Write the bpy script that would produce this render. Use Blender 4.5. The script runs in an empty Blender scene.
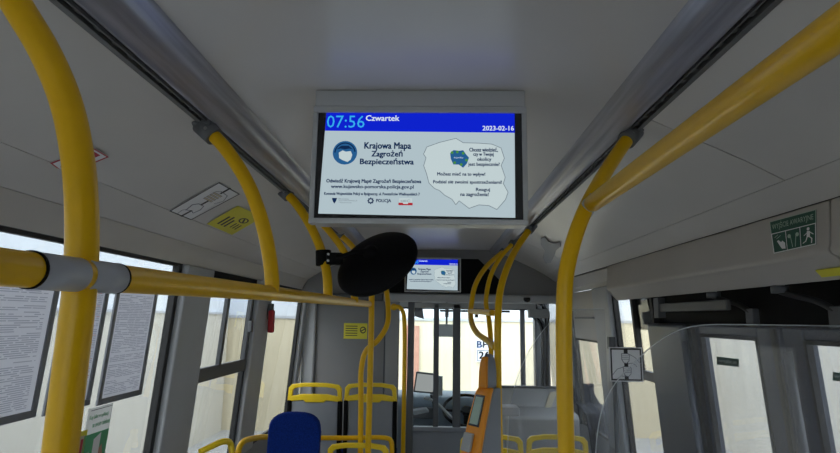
import bpy, bmesh, math, random
from mathutils import Vector, Matrix
random.seed(7)
S = bpy.context.scene
COL = S.collection
R = math.radians

# ------------------------------------------------------------------ camera, world, sun, exposure
F = 560.0; EYE = 1.75
ROLL = R(.8); _u = 15*math.cos(ROLL)+91.5*math.sin(ROLL); _v = -15*math.sin(ROLL)+91.5*math.cos(ROLL)
PITCH = math.atan(_v/F); YAW = math.atan(_u*math.cos(PITCH)/F)
FW = Vector((-math.sin(YAW)*math.cos(PITCH), math.cos(YAW)*math.cos(PITCH), math.sin(PITCH)))
_r0 = Vector((math.cos(YAW), math.sin(YAW), 0)); _u0 = _r0.cross(FW)
RT = _r0*math.cos(ROLL)+_u0*math.sin(ROLL); UP = -_r0*math.sin(ROLL)+_u0*math.cos(ROLL)
EYEP = Vector((0, 0, EYE))
cd = bpy.data.cameras.new('camera'); cam = bpy.data.objects.new('camera', cd); COL.objects.link(cam)
cd.sensor_width = 36; cd.lens = F/840*36; cd.clip_start = .02; cd.clip_end = 200
cam.matrix_world = Matrix(((RT.x, UP.x, -FW.x, 0), (RT.y, UP.y, -FW.y, 0), (RT.z, UP.z, -FW.z, EYE), (0, 0, 0, 1)))
S.camera = cam
w = bpy.data.worlds.new('overcast'); S.world = w; w.use_nodes = True
_nt = w.node_tree; _bg = _nt.nodes['Background']
_bg.inputs[0].default_value = (.86, .93, 1.0, 1); _bg.inputs[1].default_value = 2.6
sd = bpy.data.lights.new('sun', 'SUN'); sd.energy = 1.2; sd.angle = R(25); sd.color = (1, .95, .88)
so = bpy.data.objects.new('sun', sd); COL.objects.link(so); so.rotation_euler = (R(38), R(-28), 0)
S.view_settings.view_transform = 'Standard'; S.view_settings.look = 'None'; S.view_settings.gamma = 1
S.view_settings.exposure = 0.60
S.cycles.diffuse_bounces = 6; S.cycles.transparent_max_bounces = 24; S.cycles.max_bounces = 14

# ------------------------------------------------------------------ pixel -> place
def on(px, py, ax, val):
    d = FW*F+RT*(px-420)-UP*(py-226.5)
    t = (val-EYEP[ax])/d[ax]
    return EYEP+d*t
def at(px, py, y): return on(px, py, 1, y)
def onplane(px, py, p0, n):
    d = FW*F+RT*(px-420)-UP*(py-226.5)
    return EYEP+d*((Vector(p0)-EYEP).dot(n)/d.dot(n))

# ------------------------------------------------------------------ materials
def mat(name, col, rough=.5, metal=0, noise=0, nscale=8, bump=0, bscale=200, coat=0, emis=None, spec=.5, rvar=0):
    m = bpy.data.materials.new(name); m.use_nodes = True; nt = m.node_tree; b = nt.nodes['Principled BSDF']
    b.inputs['Base Color'].default_value = (*col, 1); b.inputs['Roughness'].default_value = rough
    b.inputs['Metallic'].default_value = metal; b.inputs['Coat Weight'].default_value = coat
    b.inputs['Specular IOR Level'].default_value = spec
    tc = nt.nodes.new('ShaderNodeTexCoord')
    if noise or rvar:
        n = nt.nodes.new('ShaderNodeTexNoise'); n.inputs['Scale'].default_value = nscale; n.inputs['Detail'].default_value = 5
        nt.links.new(tc.outputs['Object'], n.inputs['Vector'])
        if noise:
            mr = nt.nodes.new('ShaderNodeMapRange'); mr.inputs[3].default_value = 1-noise; mr.inputs[4].default_value = 1+noise
            mr.inputs[1].default_value = .3; mr.inputs[2].default_value = .7
            nt.links.new(n.outputs['Fac'], mr.inputs[0])
            hs = nt.nodes.new('ShaderNodeHueSaturation'); hs.inputs['Color'].default_value = (*col, 1)
            nt.links.new(mr.outputs[0], hs.inputs['Value']); nt.links.new(hs.outputs[0], b.inputs['Base Color'])
        if rvar:
            m2 = nt.nodes.new('ShaderNodeMapRange'); m2.inputs[3].default_value = rough-rvar; m2.inputs[4].default_value = rough+rvar
            nt.links.new(n.outputs['Fac'], m2.inputs[0]); nt.links.new(m2.outputs[0], b.inputs['Roughness'])
    if bump:
        n = nt.nodes.new('ShaderNodeTexNoise'); n.inputs['Scale'].default_value = bscale; n.inputs['Detail'].default_value = 3
        nt.links.new(tc.outputs['Object'], n.inputs['Vector'])
        bp = nt.nodes.new('ShaderNodeBump'); bp.inputs['Strength'].default_value = bump; bp.inputs['Distance'].default_value = .002
        nt.links.new(n.outputs['Fac'], bp.inputs['Height']); nt.links.new(bp.outputs[0], b.inputs['Normal'])
    if emis:
        b.inputs['Emission Color'].default_value = (*emis[0], 1); b.inputs['Emission Strength'].default_value = emis[1]
    return m
def glass(name, tint, refl=1.0):
    m = bpy.data.materials.new(name); m.use_nodes = True; nt = m.node_tree; nt.nodes.clear()
    o = nt.nodes.new('ShaderNodeOutputMaterial'); mx = nt.nodes.new('ShaderNodeMixShader')
    t = nt.nodes.new('ShaderNodeBsdfTransparent'); t.inputs[0].default_value = (*tint, 1)
    g = nt.nodes.new('ShaderNodeBsdfGlossy'); g.inputs['Roughness'].default_value = .01
    f = nt.nodes.new('ShaderNodeFresnel'); f.inputs[0].default_value = 1.5
    mm = nt.nodes.new('ShaderNodeMath'); mm.operation = 'MULTIPLY'; mm.inputs[1].default_value = refl
    ge = nt.nodes.new('ShaderNodeNewGeometry'); inv = nt.nodes.new('ShaderNodeMath'); inv.operation = 'SUBTRACT'; inv.inputs[0].default_value = 1
    m3 = nt.nodes.new('ShaderNodeMath'); m3.operation = 'MULTIPLY'     # a thin pane reflects once, at the face it is met on
    nt.links.new(ge.outputs['Backfacing'], inv.inputs[1]); nt.links.new(f.outputs[0], mm.inputs[0])
    nt.links.new(mm.outputs[0], m3.inputs[0]); nt.links.new(inv.outputs[0], m3.inputs[1]); nt.links.new(m3.outputs[0], mx.inputs[0])
    nt.links.new(t.outputs[0], mx.inputs[1]); nt.links.new(g.outputs[0], mx.inputs[2]); nt.links.new(mx.outputs[0], o.inputs[0])
    return m
def emit(name, col, s):
    s = s*.55
    m = bpy.data.materials.new(name); m.use_nodes = True; nt = m.node_tree; nt.nodes.clear()
    o = nt.nodes.new('ShaderNodeOutputMaterial'); e = nt.nodes.new('ShaderNodeEmission')
    e.inputs[0].default_value = (*col, 1); e.inputs[1].default_value = s; nt.links.new(e.outputs[0], o.inputs[0])
    return m
def wall_mat(name, col, scale, axis_x):
    """painted sheet cladding with upright ribs"""
    m = mat(name, col, .8, noise=.03, nscale=1.5); nt = m.node_tree; b = nt.nodes['Principled BSDF']
    tc = nt.nodes.new('ShaderNodeTexCoord'); wv = nt.nodes.new('ShaderNodeTexWave'); wv.inputs['Scale'].default_value = scale
    wv.bands_direction = 'X' if axis_x else 'Y'
    nt.links.new(tc.outputs['Object'], wv.inputs['Vector'])
    bp = nt.nodes.new('ShaderNodeBump'); bp.inputs['Strength'].default_value = .25; bp.inputs['Distance'].default_value = .02
    nt.links.new(wv.outputs['Fac'], bp.inputs['Height']); nt.links.new(bp.outputs[0], b.inputs['Normal'])
    return m
M = {}
M['ceil'] = mat('ceiling_plastic', (.60, .575, .57), .28, noise=.03, nscale=1.2, bump=.04, bscale=90, rvar=.02)
M['panel'] = mat('panel_plastic', (.64, .61, .585), .30, noise=.04, nscale=2, bump=.08, bscale=500)
M['cover'] = mat('cover_plastic', (.50, .465, .43), .5, noise=.04, nscale=3, bump=.15, bscale=500)
M['alu'] = mat('channel_painted_highlights', (.52, .54, .62), .34, metal=.45, noise=.12, nscale=9, rvar=.1)
M['rail_dark'] = mat('slot_rail', (.13, .13, .13), .45, metal=.3)
M['black'] = mat('black_plastic', (.005, .005, .006), .6, spec=.12)
M['gloss_black'] = mat('black_gloss', (.008, .008, .01), .12)
M['rubber'] = mat('rubber', (.02, .02, .022), .6)
M['yellow'] = mat('yellow_powder', (.87, .50, .003), .34, noise=.03, nscale=30, bump=.05, bscale=300, coat=.05, spec=.35)
M['yellow2'] = mat('yellow_plastic', (.92, .64, .01), .4, noise=.03, nscale=20)
M['collar'] = mat('grey_collar', (.48, .50, .55), .4); M['sock'] = mat('socket_grey', (.115, .12, .13), .45)
M['brk'] = mat('bracket_grey', (.30, .30, .32), .5); M['pwhite'] = mat('white_plastic', (.78, .79, .82), .4)
M['darkgrey'] = mat('dark_grey_plastic', (.085, .09, .10), .5, bump=.1)
M['grey'] = mat('grey_panel', (.30, .305, .315), .5, noise=.03, nscale=3, bump=.1)
M['partition'] = mat('partition_grey', (.23, .228, .235), .55, noise=.05, nscale=2)
M['lightgrey'] = mat('light_grey_panel', (.42, .43, .44), .45, noise=.03)
M['pillar'] = mat('pillar_grey', (.46, .475, .50), .5, noise=.05, nscale=4)
M['pillar_d'] = mat('pillar_dark', (.10, .11, .125), .4, noise=.05, nscale=4)
M['doorframe'] = mat('door_frame_blue_grey', (.075, .085, .115), .25, noise=.05, nscale=3)
M['shell'] = mat('seat_shell', (.27, .29, .33), .4, noise=.04)
M['blue'] = mat('blue_moquette', (.007, .028, .20), .95, noise=.3, nscale=140, spec=.1, bump=.4, bscale=260)
M['floor'] = mat('vinyl_floor', (.30, .30, .31), .6, noise=.25, nscale=160)
M['glass'] = glass('window_glass', (.72, .735, .73))
M['glass_c'] = glass('windscreen_glass', (.93, .96, .96), .6)
M['plexi'] = glass('plexiglass', (.90, .91, .93), 1.3)
M['plexi_edge'] = mat('plexi_edge', (.75, .78, .8), .25)
M['tvframe'] = mat('monitor_frame', (.50, .51, .52), .35, metal=.2)
M['bezel'] = mat('monitor_bezel', (.008, .008, .009), .2)
M['screw'] = mat('screw', (.5, .5, .5), .3, metal=1)
M['chrome'] = mat('chrome', (.8, .8, .8), .12, metal=1)
M['red'] = mat('red_plastic', (.55, .02, .03), .4)
M['orange'] = mat('orange_plastic', (.93, .33, .01), .4)
M['white'] = mat('white_print', (.62, .62, .62), .5)
M['stwhite'] = mat('sticker_white', (.85, .85, .86), .45)
M['styellow'] = mat('sticker_yellow', (.80, .72, .05), .45)
M['stblack'] = mat('sticker_black', (.02, .02, .025), .45)
M['stred'] = mat('sticker_red', (.5, .03, .05), .45)
M['stgreen'] = mat('sticker_green', (.012, .09, .055), .45)
M['green'] = mat('flyer_green', (.10, .42, .20), .5)
M['skin'] = mat('flyer_hand', (.6, .3, .22), .5)
M['stline'] = mat('sticker_grey', (.22, .22, .27), .5)
M['stcream'] = mat('sticker_cream', (.6, .53, .38), .5)
M['stmint'] = mat('sticker_mint', (.45, .58, .48), .5)
M['paper'] = mat('poster_paper', (.56, .57, .60), .6, noise=.05, nscale=25)
def paper(name, col):
    m = bpy.data.materials.new(name); m.use_nodes = True; nt = m.node_tree; nt.nodes.clear()
    o = nt.nodes.new('ShaderNodeOutputMaterial'); mx = nt.nodes.new('ShaderNodeMixShader'); mx.inputs[0].default_value = .55
    a = nt.nodes.new('ShaderNodeBsdfDiffuse'); a.inputs[0].default_value = (*col, 1); c = nt.nodes.new('ShaderNodeBsdfTranslucent'); c.inputs[0].default_value = (*col, 1)
    nt.links.new(a.outputs[0], mx.inputs[1]); nt.links.new(c.outputs[0], mx.inputs[2]); nt.links.new(mx.outputs[0], o.inputs[0]); return m
M['paper'] = paper('poster_paper', (.80, .80, .84)); M['white'] = paper('flyer_paper', (.75, .75, .74))
M['print'] = paper('poster_print', (.50, .50, .56))
M['printred'] = paper('poster_print_red', (.62, .36, .36))
M['pframe'] = mat('poster_frame', (.20, .21, .24), .4)
M['cream'] = mat('cream_sheet', (.66, .60, .45), .6)
M['jacket'] = mat('jacket_cloth', (.02, .024, .038), .8, noise=.2, nscale=30, bump=.4, bscale=90)
M['mirror'] = mat('mirror_face', (.8, .8, .8), .03, metal=1)
M['dash'] = mat('dashboard', (.16, .20, .25), .55, noise=.05)
M['beige'] = wall_mat('beige_cladding', (.70, .62, .45), 2.2, True)
M['beige_s'] = wall_mat('beige_side_cladding', (.60, .575, .52), 1.2, False)
M['whitewall'] = mat('white_render', (.72, .76, .82), .8, noise=.04)
M['brick'] = mat('pink_render', (.50, .25, .18), .8, noise=.1)
M['asphalt'] = mat('asphalt', (.45, .45, .45), .9, noise=.1)
M['s_blue'] = emit('screen_blue', (.006, .022, .80), .9)
M['s_white'] = emit('screen_white', (.60, .74, .80), .85)
M['s_map'] = emit('screen_map', (.66, .78, .80), .95)
M['s_disp'] = emit('driver_screen', (.55, .56, .55), .75)
M['s_cyan'] = emit('screen_cyan', (.045, .48, 1.0), 1.0)
M['s_text'] = emit('screen_text_white', (.75, .85, 1.0), 1.0)
M['s_navy'] = emit('screen_navy', (.012, .05, .17), .55)
M['s_mid'] = emit('screen_mid_blue', (.03, .16, .40), .8)
M['s_line'] = emit('screen_grey', (.28, .36, .42), .6)
M['s_green'] = emit('screen_green', (.12, .45, .08), .7)
M['s_red'] = emit('screen_red', (.6, .03, .05), .8)

def highlight_streaks(m, sc, lo, hi, rlo, rhi):
    nt = m.node_tree; b = nt.nodes['Principled BSDF']; tc = nt.nodes.new('ShaderNodeTexCoord'); mp = nt.nodes.new('ShaderNodeMapping')
    mp.inputs['Scale'].default_value = sc; nt.links.new(tc.outputs['Object'], mp.inputs[0])
    n = nt.nodes.new('ShaderNodeTexNoise'); n.inputs['Scale'].default_value = 1; n.inputs['Detail'].default_value = 4; nt.links.new(mp.outputs[0], n.inputs['Vector'])
    cr = nt.nodes.new('ShaderNodeValToRGB'); cr.color_ramp.elements[0].position = .35; cr.color_ramp.elements[1].position = .65
    cr.color_ramp.elements[0].color = (*lo, 1); cr.color_ramp.elements[1].color = (*hi, 1)
    nt.links.new(n.outputs['Fac'], cr.inputs[0]); nt.links.new(cr.outputs[0], b.inputs['Base Color'])
    mr = nt.nodes.new('ShaderNodeMapRange'); mr.inputs[3].default_value = rlo; mr.inputs[4].default_value = rhi; nt.links.new(n.outputs['Fac'], mr.inputs[0]); nt.links.new(mr.outputs[0], b.inputs['Roughness'])
highlight_streaks(M['alu'], (55, 2.2, 55), (.30, .30, .35), (.46, .46, .53), .24, .42)  # lengthwise highlights of the channels painted into their colour as pale streaks
# a milky veil, standing in for reflected light, mixed into the plexiglass
_m = M['plexi']; _n = _m.node_tree; _o = [x for x in _n.nodes if x.type == 'OUTPUT_MATERIAL'][0]; _src = _o.inputs[0].links[0].from_socket
_mx = _n.nodes.new('ShaderNodeMixShader'); _mx.inputs[0].default_value = .035; _tr = _n.nodes.new('ShaderNodeBsdfTranslucent'); _df = _n.nodes.new('ShaderNodeBsdfDiffuse'); _ad = _n.nodes.new('ShaderNodeAddShader')
_n.links.new(_tr.outputs[0], _ad.inputs[0]); _n.links.new(_df.outputs[0], _ad.inputs[1]); _n.links.new(_src, _mx.inputs[1]); _n.links.new(_ad.outputs[0], _mx.inputs[2]); _n.links.new(_mx.outputs[0], _o.inputs[0])
M['plexi_edge'] = mat('plexi_edge', (.62, .65, .68), .3)

# ------------------------------------------------------------------ mesh builder
class MB:
    def __init__(s): s.v = []; s.f = []; s.m = []; s.s = []; s.mats = []
    def mi(s, m):
        m = M[m] if isinstance(m, str) else m
        if m not in s.mats: s.mats.append(m)
        return s.mats.index(m)
    def add(s, vs, fs, m, smooth=False):
        b = len(s.v); i = s.mi(m); s.v += [tuple(v) for v in vs]
        for f in fs: s.f.append([b+k for k in f]); s.m.append(i); s.s.append(smooth)
        return s
    def hexa(s, p, m):   # p: 8 points, bottom 4 then top 4
        return s.add(p, [(0, 3, 2, 1), (4, 5, 6, 7), (0, 1, 5, 4), (1, 2, 6, 5), (2, 3, 7, 6), (3, 0, 4, 7)], m)
    def box(s, x0, x1, y0, y1, z0, z1, m):
        return s.hexa([(x0, y0, z0), (x1, y0, z0), (x1, y1, z0), (x0, y1, z0), (x0, y0, z1), (x1, y0, z1), (x1, y1, z1), (x0, y1, z1)], m)
    def prism(s, pts, d, m):   # planar polygon pts extruded by vector d
        n = len(pts); pts = [Vector(p) for p in pts]; d = Vector(d)
        fs = [tuple(range(n))[::-1], tuple(range(n, 2*n))]+[(i, (i+1) % n, n+(i+1) % n, n+i) for i in range(n)]
        return s.add(pts+[p+d for p in pts], fs, m)
    def tube(s, pts, r, m, seg=20, res=10, smooth=True):
        P = [Vector(p) for p in pts]
        if len(P) > 2 and smooth:
            Q = []
            for i in range(len(P)-1):
                a = P[max(i-1, 0)]; b = P[i]; c = P[i+1]; d = P[min(i+2, len(P)-1)]
                if i == 0: a = b*2-c
                if i == len(P)-2: d = c*2-b
                # centripetal catmull-rom
                def tj(ti, p, q): return ti+max((q-p).length, 1e-6)**.5
                t0 = 0; t1 = tj(t0, a, b); t2 = tj(t1, b, c); t3 = tj(t2, c, d)
                for k in range(res):
                    t = t1+(t2-t1)*k/res
                    A1 = a*((t1-t)/(t1-t0))+b*((t-t0)/(t1-t0)); A2 = b*((t2-t)/(t2-t1))+c*((t-t1)/(t2-t1)); A3 = c*((t3-t)/(t3-t2))+d*((t-t2)/(t3-t2))
                    B1 = A1*((t2-t)/(t2-t0))+A2*((t-t0)/(t2-t0)); B2 = A2*((t3-t)/(t3-t1))+A3*((t-t1)/(t3-t1))
                    Q.append(B1*((t2-t)/(t2-t1))+B2*((t-t1)/(t2-t1)))
            Q.append(P[-1]); P = Q
        n = len(P); T = [(P[min(i+1, n-1)]-P[max(i-1, 0)]).normalized() for i in range(n)]
        ref = Vector((0, 0, 1)) if abs(T[0].z) < .8 else Vector((0, 1, 0))
        N = (ref-T[0]*ref.dot(T[0])).normalized(); vs = []
        rr = r if callable(r) else (lambda t: r)
        for i in range(n):
            N = (N-T[i]*N.dot(T[i])).normalized(); B = T[i].cross(N); q = rr(i/(n-1))
            for k in range(seg):
                a = 2*math.pi*k/seg; vs.append(P[i]+(N*math.cos(a)+B*math.sin(a))*q)
        fs = [(i*seg+k, i*seg+(k+1) % seg, (i+1)*seg+(k+1) % seg, (i+1)*seg+k) for i in range(n-1) for k in range(seg)]
        b = len(s.v); s.add(vs, fs, m, True)
        i = s.mi(m)
        s.f.append([b+k for k in range(seg)][::-1]); s.m.append(i); s.s.append(False)
        s.f.append([b+(n-1)*seg+k for k in range(seg)]); s.m.append(i); s.s.append(False)
        return s
    def cyl(s, a, b, r, m, seg=24): return s.tube([a, b], r, m, seg, smooth=False)
    def lathe(s, c, axis, prof, m, seg=48):   # prof: (radius, height along axis)
        ax = Vector(axis).normalized(); c = Vector(c); ref = Vector((0, 0, 1)) if abs(ax.z) < .8 else Vector((1, 0, 0))
        X = (ref-ax*ref.dot(ax)).normalized(); Y = ax.cross(X); vs = []
        for r, h in prof:
            for k in range(seg):
                a = 2*math.pi*k/seg; vs.append(c+ax*h+(X*math.cos(a)+Y*math.sin(a))*max(r, 1e-4))
        fs = [(i*seg+k, i*seg+(k+1) % seg, (i+1)*seg+(k+1) % seg, (i+1)*seg+k) for i in range(len(prof)-1) for k in range(seg)]
        return s.add(vs, fs, m, True)
    def build(s, name, parent=None, bevel=0, seg=2, origin=None, recalc=True):
        me = bpy.data.meshes.new(name)
        o0 = Vector(origin) if origin is not None else (parent.matrix_world.translation.copy() if parent is not None and origin is None else
             sum((Vector(v) for v in s.v), Vector())/max(1, len(s.v)))
        if parent is not None: o0 = WP[parent.name].copy()
        me.from_pydata([tuple(Vector(v)-o0) for v in s.v], [], s.f)
        for m in s.mats: me.materials.append(m)
        for p, i, sm in zip(me.polygons, s.m, s.s): p.material_index = i; p.use_smooth = sm
        if recalc:
            bm = bmesh.new(); bm.from_mesh(me); bmesh.ops.recalc_face_normals(bm, faces=bm.faces); bm.to_mesh(me); bm.free()
        me.update()
        o = bpy.data.objects.new(name, me); COL.objects.link(o)
        WP[o.name] = o0
        if parent is not None: o.parent = parent      # part origin coincides with its thing's base
        else: o.location = o0
        if bevel:
            b = o.modifiers.new('bevel', 'BEVEL'); b.width = bevel; b.segments = seg; b.limit_method = 'ANGLE'; b.angle_limit = R(40); b.harden_normals = False
            for p in me.polygons: p.use_smooth = True
            me.update()
            try: o.modifiers.new('wn', 'WEIGHTED_NORMAL')
            except Exception: pass
        return o
WP = {}
def tag(o, label=None, cat=None, group=None, kind=None):
    if label: o['label'] = label
    if cat: o['category'] = cat
    if group: o['group'] = group
    if kind: o['kind'] = kind
    return o
def thing(name, loc, label, cat, group=None):
    o = bpy.data.objects.new(name, None); COL.objects.link(o); o.location = loc; o.empty_display_size = .05
    WP[o.name] = Vector(loc); return tag(o, label, cat, group)
def struct(o): o['kind'] = 'structure'; return o
def sthing(name, loc):
    o = bpy.data.objects.new(name, None); COL.objects.link(o); o.location = loc; o.empty_display_size = .05
    WP[o.name] = Vector(loc); return struct(o)

# ------------------------------------------------------------------ flat print: text and shapes on a plate
_tc = {}
def text_tris(s, bold):
    k = (s, bold)
    if k in _tc: return _tc[k]
    c = bpy.data.curves.new('t', 'FONT'); c.body = s; c.size = 1; c.resolution_u = 2
    o = bpy.data.objects.new('t', c); COL.objects.link(o)
    dg = bpy.context.evaluated_depsgraph_get(); dg.update()
    me = bpy.data.meshes.new_from_object(o.evaluated_get(dg))
    vs = [(v.co.x, v.co.y) for v in me.vertices]; fs = [tuple(p.vertices) for p in me.polygons]
    bpy.data.objects.remove(o); bpy.data.curves.remove(c); bpy.data.meshes.remove(me)
    _tc[k] = (vs, fs); return _tc[k]
class Canvas:
    """maps (x right, y down) drawing units onto a plate given by its corners (tl, tr, br, bl)"""
    def __init__(s, mb, tl, tr, br, bl, x0, y0, x1, y1, normal, lift=.0006):
        s.mb = mb; s.c = [Vector(p) for p in (tl, tr, br, bl)]; s.b = (x0, y0, x1, y1); s.n = Vector(normal).normalized(); s.lift = lift
    def P(s, x, y, k):
        u = (x-s.b[0])/(s.b[2]-s.b[0]); v = (y-s.b[1])/(s.b[3]-s.b[1]); a, b, c, d = s.c
        return (a*(1-u)+b*u)*(1-v)+(d*(1-u)+c*u)*v+s.n*(s.lift*k)
    def poly(s, pts, m, k=1): s.mb.add([s.P(x, y, k) for x, y in pts], [tuple(range(len(pts)))], m)
    def rect(s, x0, y0, x1, y1, m, k=1): s.poly([(x0, y0), (x1, y0), (x1, y1), (x0, y1)], m, k)
    def frame(s, x0, y0, x1, y1, t, m, k=1, ty=None):
        ty = ty or t
        s.rect(x0, y0, x1, y0+ty, m, k); s.rect(x0, y1-ty, x1, y1, m, k); s.rect(x0, y0+ty, x0+t, y1-ty, m, k); s.rect(x1-t, y0+ty, x1, y1-ty, m, k)
    def line(s, pts, w, m, k=1, closed=False):
        if closed: pts = list(pts)+[pts[0]]
        for (ax, ay), (bx, by) in zip(pts, pts[1:]):
            d = math.hypot(bx-ax, by-ay) or 1; nx, ny = -(by-ay)/d*w/2, (bx-ax)/d*w/2; ex, ey = (bx-ax)/d*w*.3, (by-ay)/d*w*.3
            s.poly([(ax+nx-ex, ay+ny-ey), (bx+nx+ex, by+ny+ey), (bx-nx+ex, by-ny+ey), (ax-nx-ex, ay-ny-ey)], m, k)
    def disc(s, cx, cy, r, m, k=1, n=32, ry=None, a0=0, a1=2*math.pi):
        s.poly([(cx+r*math.cos(a0+(a1-a0)*i/n), cy+(ry or r)*math.sin(a0+(a1-a0)*i/n)) for i in range(n)], m, k)
    def text(s, t, x0, y0, x1, y1, m, k=2, bold=False):
        vs, fs = text_tris(t, bold)
        if not vs: return
        ax = min(v[0] for v in vs); bx = max(v[0] for v in vs); ay = min(v[1] for v in vs); by = max(v[1] for v in vs)
        h = (y1-y0)
        for dx, dy in (((-.034, -.02), (.034, -.02), (-.034, .02), (.034, .02)) if bold else ((0, 0),)):
            s.mb.add([s.P(x0+(v[0]-ax)/(bx-ax)*(x1-x0)+dx*h, y1-(v[1]-ay)/(by-ay)*(y1-y0)+dy*h, k) for v in vs], fs, m)

Y0, Y1 = -2.2, 4.95     # saloon from behind the camera to the bulkhead
def XL(z): return -1.18-.078*(1.98-z)
def XR(z): return 1.155+.078*(1.98-z)

# ================================================================== STRUCTURE
struct(MB().box(-1.4, 1.35, Y0, 6.3, -.06, 0, 'floor').build('floor'))
b = MB().box(-.556, .478, Y0, Y1, 2.35, 2.37, 'ceil'); b.build('ceiling')['kind'] = 'structure'
# roof sheet above everything
struct(MB().box(-1.3, 1.27, Y0, 6.3, 2.44, 2.46, 'darkgrey').build('ceiling'))

def extrude_profile(name, prof, y0, y1, m, th=.008, side=1):
    """profile in (x, z) run along the bus"""
    b = MB(); n = len(prof)
    nr = []
    for i in range(n):
        a = prof[max(i-1, 0)]; c = prof[min(i+1, n-1)]; dx, dz = c[0]-a[0], c[1]-a[1]; L = math.hypot(dx, dz)
        nr.append((-dz/L*side, dx/L*side))
    vs = []
    for y in (y0, y1):
        vs += [(x, y, z) for x, z in prof]+[(x+nx*th, y, z+nz*th) for (x, z), (nx, nz) in zip(prof, nr)]
    fs = []
    for i in range(n-1):
        fs.append((i, i+1, 2*n+i+1, 2*n+i)); fs.append((n+i, 3*n+i, 3*n+i+1, n+i+1))
        fs.append((i, n+i, n+i+1, i+1)); fs.append((2*n+i, 2*n+i+1, 3*n+i+1, 3*n+i))
    fs.append((0, 2*n, 3*n, n)); fs.append((n-1, 2*n-1, 4*n-1, 3*n-1))
    b.add(vs, fs, m, True)
    o = b.build(name); struct(o)
    me = o.data
    es = o.modifiers.new('split', 'EDGE_SPLIT'); es.split_angle = R(24)
    return o
# light channels: bulging satin aluminium
def chan(xi, xo, zi, zo):
    pr = []
    for i in range(13):
        t = i/12; x = xi+(xo-xi)*t; z = zi+(zo-zi)*t-.021*math.sin(math.pi*t)-.005*math.sin(3*math.pi*t)
        pr.append((x, z))
    return pr
chL = [(-.548, 2.352), (-.556, 2.345)]+chan(-.558, -.636, 2.343, 2.288)
chR = [(.472, 2.352), (.479, 2.345)]+chan(.481, .570, 2.343, 2.314)
extrude_profile('trim_1', chL, Y0, Y1, 'alu', side=-1)
extrude_profile('trim_2', chR, Y0, Y1, 'alu', side=1)
# slotted handrail tracks outside the channels
def track(name, x0, x1, z, s):
    t = sthing(name, (x0, 1, z))
    b = MB(); b.box(min(x0, x1)-.002, max(x0, x1)+.002, Y0, Y1, z+.012, z+.02, 'black'); b.build('slot', t)
    b = MB(); xa = x1; xb = x1-s*.014
    b.box(min(xa, xb), max(xa, xb), Y0, Y1, z-.004, z+.012, 'rail_dark')
    xb = x0+s*.004
    b.box(min(x0, xb), max(x0, xb), Y0, Y1, z-.003, z+.012, 'rail_dark'); b.build('rail', t)
    b = MB(); y = Y0+.05
    while y < Y1-.05:
        b.box(min(x0+s*.004, x1-s*.014), max(x0+s*.004, x1-s*.014), y, y+.02, z+.004, z+.012, 'rail_dark'); y += .06
    b.build('slot_bridges', t)
track('trim_3', -.638, -.668, 2.283, -1)
track('trim_4', .572, .604, 2.311, 1)
# sloping side panels with joints
gap = .0025
PL = [(-.668, 2.283), (-.80, 2.236), (-.92, 2.190), (-1.02, 2.143)]
PL2 = [(-1.0205, 2.1415), (-1.075, 2.108), (-1.13, 2.072)]
PL3 = [(-1.1304, 2.0705), (-1.148, 2.045), (-1.166, 2.012), (-1.178, 1.983)]
PR = [(.604, 2.311), (.74, 2.248), (.86, 2.192), (.96, 2.138)]
PR2 = [(.9605, 2.1365), (1.01, 2.105), (1.05, 2.078)]
PR3 = [(1.06, 2.070), (1.10, 2.045), (1.14, 2.010), (1.155, 1.975)]
cutsL = [Y0, 1.02-1.2, 3.86, Y1]; cutsR = [Y0, 1.53, 4.0, Y1]
for a, c in zip(cutsL, cutsL[1:]):
    extrude_profile('wall_left', PL, a+gap, c-gap, 'panel', side=-1)
for a, c in zip(cutsR, cutsR[1:]):
    extrude_profile('wall_right', PR, a+gap, c-gap, 'panel', side=1)
extrude_profile('wall_left', PL2, Y0, Y1, 'panel', side=-1); extrude_profile('wall_left', PL3, Y0, Y1, 'panel', side=-1)
extrude_profile('wall_right', PR2, Y0, Y1, 'panel', side=1); extrude_profile('wall_right', PR3, 3.44, Y1, 'cover', side=1)
# black backing behind the joints
struct(MB().prism([(-.66, Y0, 2.30), (-1.03, Y0, 2.160), (-1.14, Y0, 2.085), (-1.14, Y0, 2.095), (-1.03, Y0, 2.17), (-.66, Y0, 2.31)], (0, Y1-Y0, 0), 'black').build('wall_left'))
struct(MB().prism([(.60, Y0, 2.33), (.97, Y0, 2.157), (1.06, Y0, 2.095), (1.06, Y0, 2.105), (.97, Y0, 2.167), (.60, Y0, 2.34)], (0, Y1-Y0, 0), 'black').build('wall_right'))

# ---- left wall: sill panel, pillars, panes
ZS = .86
def lw(b, y0, y1, z0, z1, th, m, out=0):   # slab following the leaning left wall
    b.hexa([(XL(z0)-th-out, y0, z0), (XL(z0)-out, y0, z0), (XL(z0)-out, y1, z0), (XL(z0)-th-out, y1, z0),
            (XL(z1)-th-out, y0, z1), (XL(z1)-out, y0, z1), (XL(z1)-out, y1, z1), (XL(z1)-th-out, y1, z1)], m); return b
def rw(b, y0, y1, z0, z1, th, m, out=0):
    b.hexa([(XR(z0)+out, y0, z0), (XR(z0)+th+out, y0, z0), (XR(z0)+th+out, y1, z0), (XR(z0)+out, y1, z0),
            (XR(z1)+out, y0, z1), (XR(z1)+th+out, y0, z1), (XR(z1)+th+out, y1, z1), (XR(z1)+out, y1, z1)], m); return b
struct(lw(MB(), Y0, 6.2, 0, ZS, .04, 'grey').build('wall_left'))
struct(lw(MB(), Y0, 6.2, 1.985, 2.44, .03, 'darkgrey', out=.005).build('wall_left'))
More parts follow.
